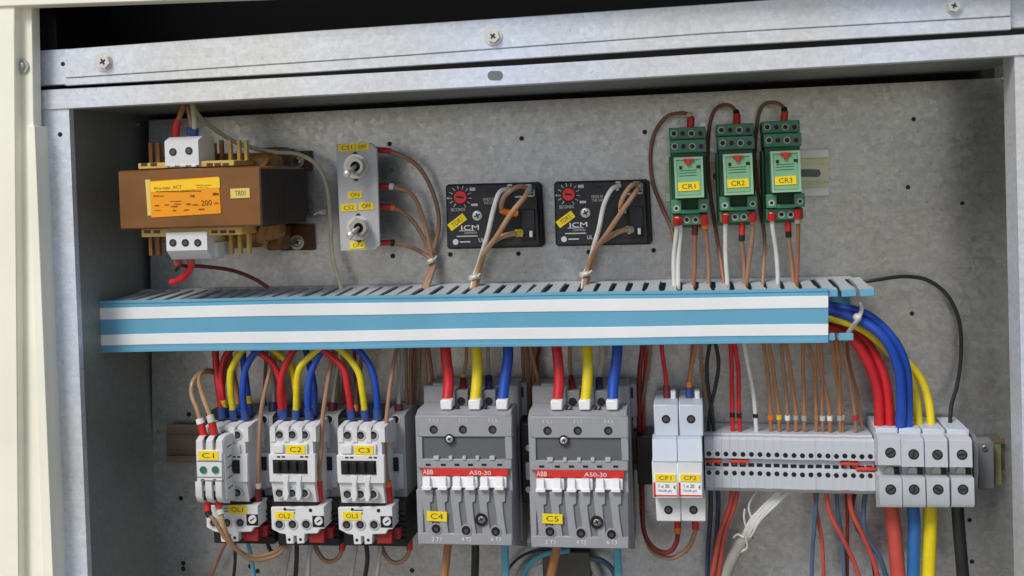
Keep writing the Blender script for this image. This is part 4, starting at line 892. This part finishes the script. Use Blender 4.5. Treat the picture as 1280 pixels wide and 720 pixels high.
wire('thin black wire looping out of the trunking end down the right side','w_black',2.6,[(1070,354,16),(1096,349,16),(1130,346,12),(1160,350,10),(1184,370,10),(1198,400,10),(1201,440,10),(1197,480,12),(1190,510,18),(1187,548,30)],group='wires between trunking and small terminals')
# below the terminals
g = 'wires leaving the terminals downward'
for lab, m, r, pts in (('left slate wire below the first small terminals','w_navy',3.4,[(888,604,30),(888,640,26),(885,690,20),(884,735,18)]),('right slate wire below the first small terminals','w_navy',3.4,[(897,604,30),(897,640,26),(894,690,20),(890,735,18)]),
    ('left orange red wire slanting below the small terminals','w_coral',3.4,[(916,604,32),(911,634,32),(899,672,30),(888,735,26)]),('right orange red wire slanting below the small terminals','w_coral',3.4,[(924,604,32),(917,636,30),(905,668,28),(896,735,24)]),
    ('orange red wire dropping below the fourteenth terminal','w_coral',2.8,[(1017,606,26),(1022,640,24),(1028,680,22),(1030,735,20)]),('slate blue wire in front of the left orange red wire','w_slate',3,[(1022,606,32),(1020,640,30),(1015,690,26),(1014,735,24)]),
    ('pinkish red wire slanting right below the terminals','w_coral',3.4,[(1032,606,34),(1037,640,34),(1052,672,32),(1068,702,30),(1078,735,28)]),('slate blue wire dropping between two red wires','w_slate',3,[(1045,606,28),(1047,640,26),(1052,680,22),(1056,735,20)]),
    ('dark red wire dropping between slate wires','w_maroon',2.8,[(1057,606,26),(1060,640,22),(1060,690,18),(1059,735,16)]),('red wire slanting far right below the terminals','w_coral',3.6,[(1061,606,34),(1064,638,34),(1078,668,32),(1092,700,30),(1100,735,28)]),
    ('black wire curving below the nineteenth terminal','w_black',3,[(1072,606,26),(1066,634,22),(1072,660,20),(1088,690,18),(1096,735,16)]),('slate wire curving right beside the thick red cable','w_slate',3.6,[(1083,606,28),(1079,645,26),(1084,672,26),(1100,696,26),(1112,735,24)])):
    wire(lab, m, r*.88, pts, group=g)
for lab, m, r, pts in (('thick red cable leaving the first power terminal downward','w_coral',9.5,[(1112,620,38),(1116,660,38),(1124,735,38)]),('thick blue cable leaving the second power terminal downward','w_blue2',8,[(1140,620,38),(1143,660,38),(1141,735,38)]),
    ('thick yellow cable leaving the third power terminal downward','w_yellow',8.6,[(1163,620,38),(1162,660,38),(1160,735,38)]),('thick black cable leaving the last power terminal downward','w_black',8,[(1196,620,38),(1199,660,38),(1205,735,38)])):
    wire(lab, m, r, pts, group='thick cables leaving the power terminals', cat='cable', name='power_cable', n=14)
# frayed white sheathed cable
t = thing('frayed_cable','frayed white cable with torn sheath below the small terminals','cable',920,720)
B().tube([P(898,745,20),P(912,706,24),P(926,680,28),(P(936,668,30))],.0044,12).build('sheath','w_grey',t)
s = B()
for i in range(26):
    a = rnd.uniform(-6,6); k_ = i%2; q = rnd.uniform(.75,1)
    e = ((976,612),(958,632),(987,613))[i%3]
    s.tube([P(930+a*.4,678,30),P(937+a,663+rnd.uniform(-3,3),34),P(946+a*.9,648+rnd.uniform(-3,3),34),P(946+(e[0]-946)*q+a*.5,648+(e[1]-648)*q,32)],.0006+.0007*rnd.random(),6,5)
s.build('torn_braid','w_strand',t)
for (x0,y0,x1,y1,x2,y2) in ((946,650,958,632,973,612),(944,656,964,636,987,612),(934,664,930,648,931,636),(940,650,936,632,947,612),(930,672,922,668,917,672),(932,672,934,684,926,690)):
    B().tube([P(x0,y0,34),P(x1,y1,32),P(x2,y2,30)],.0008,6,6).build('loose_strand','w_strand',t)
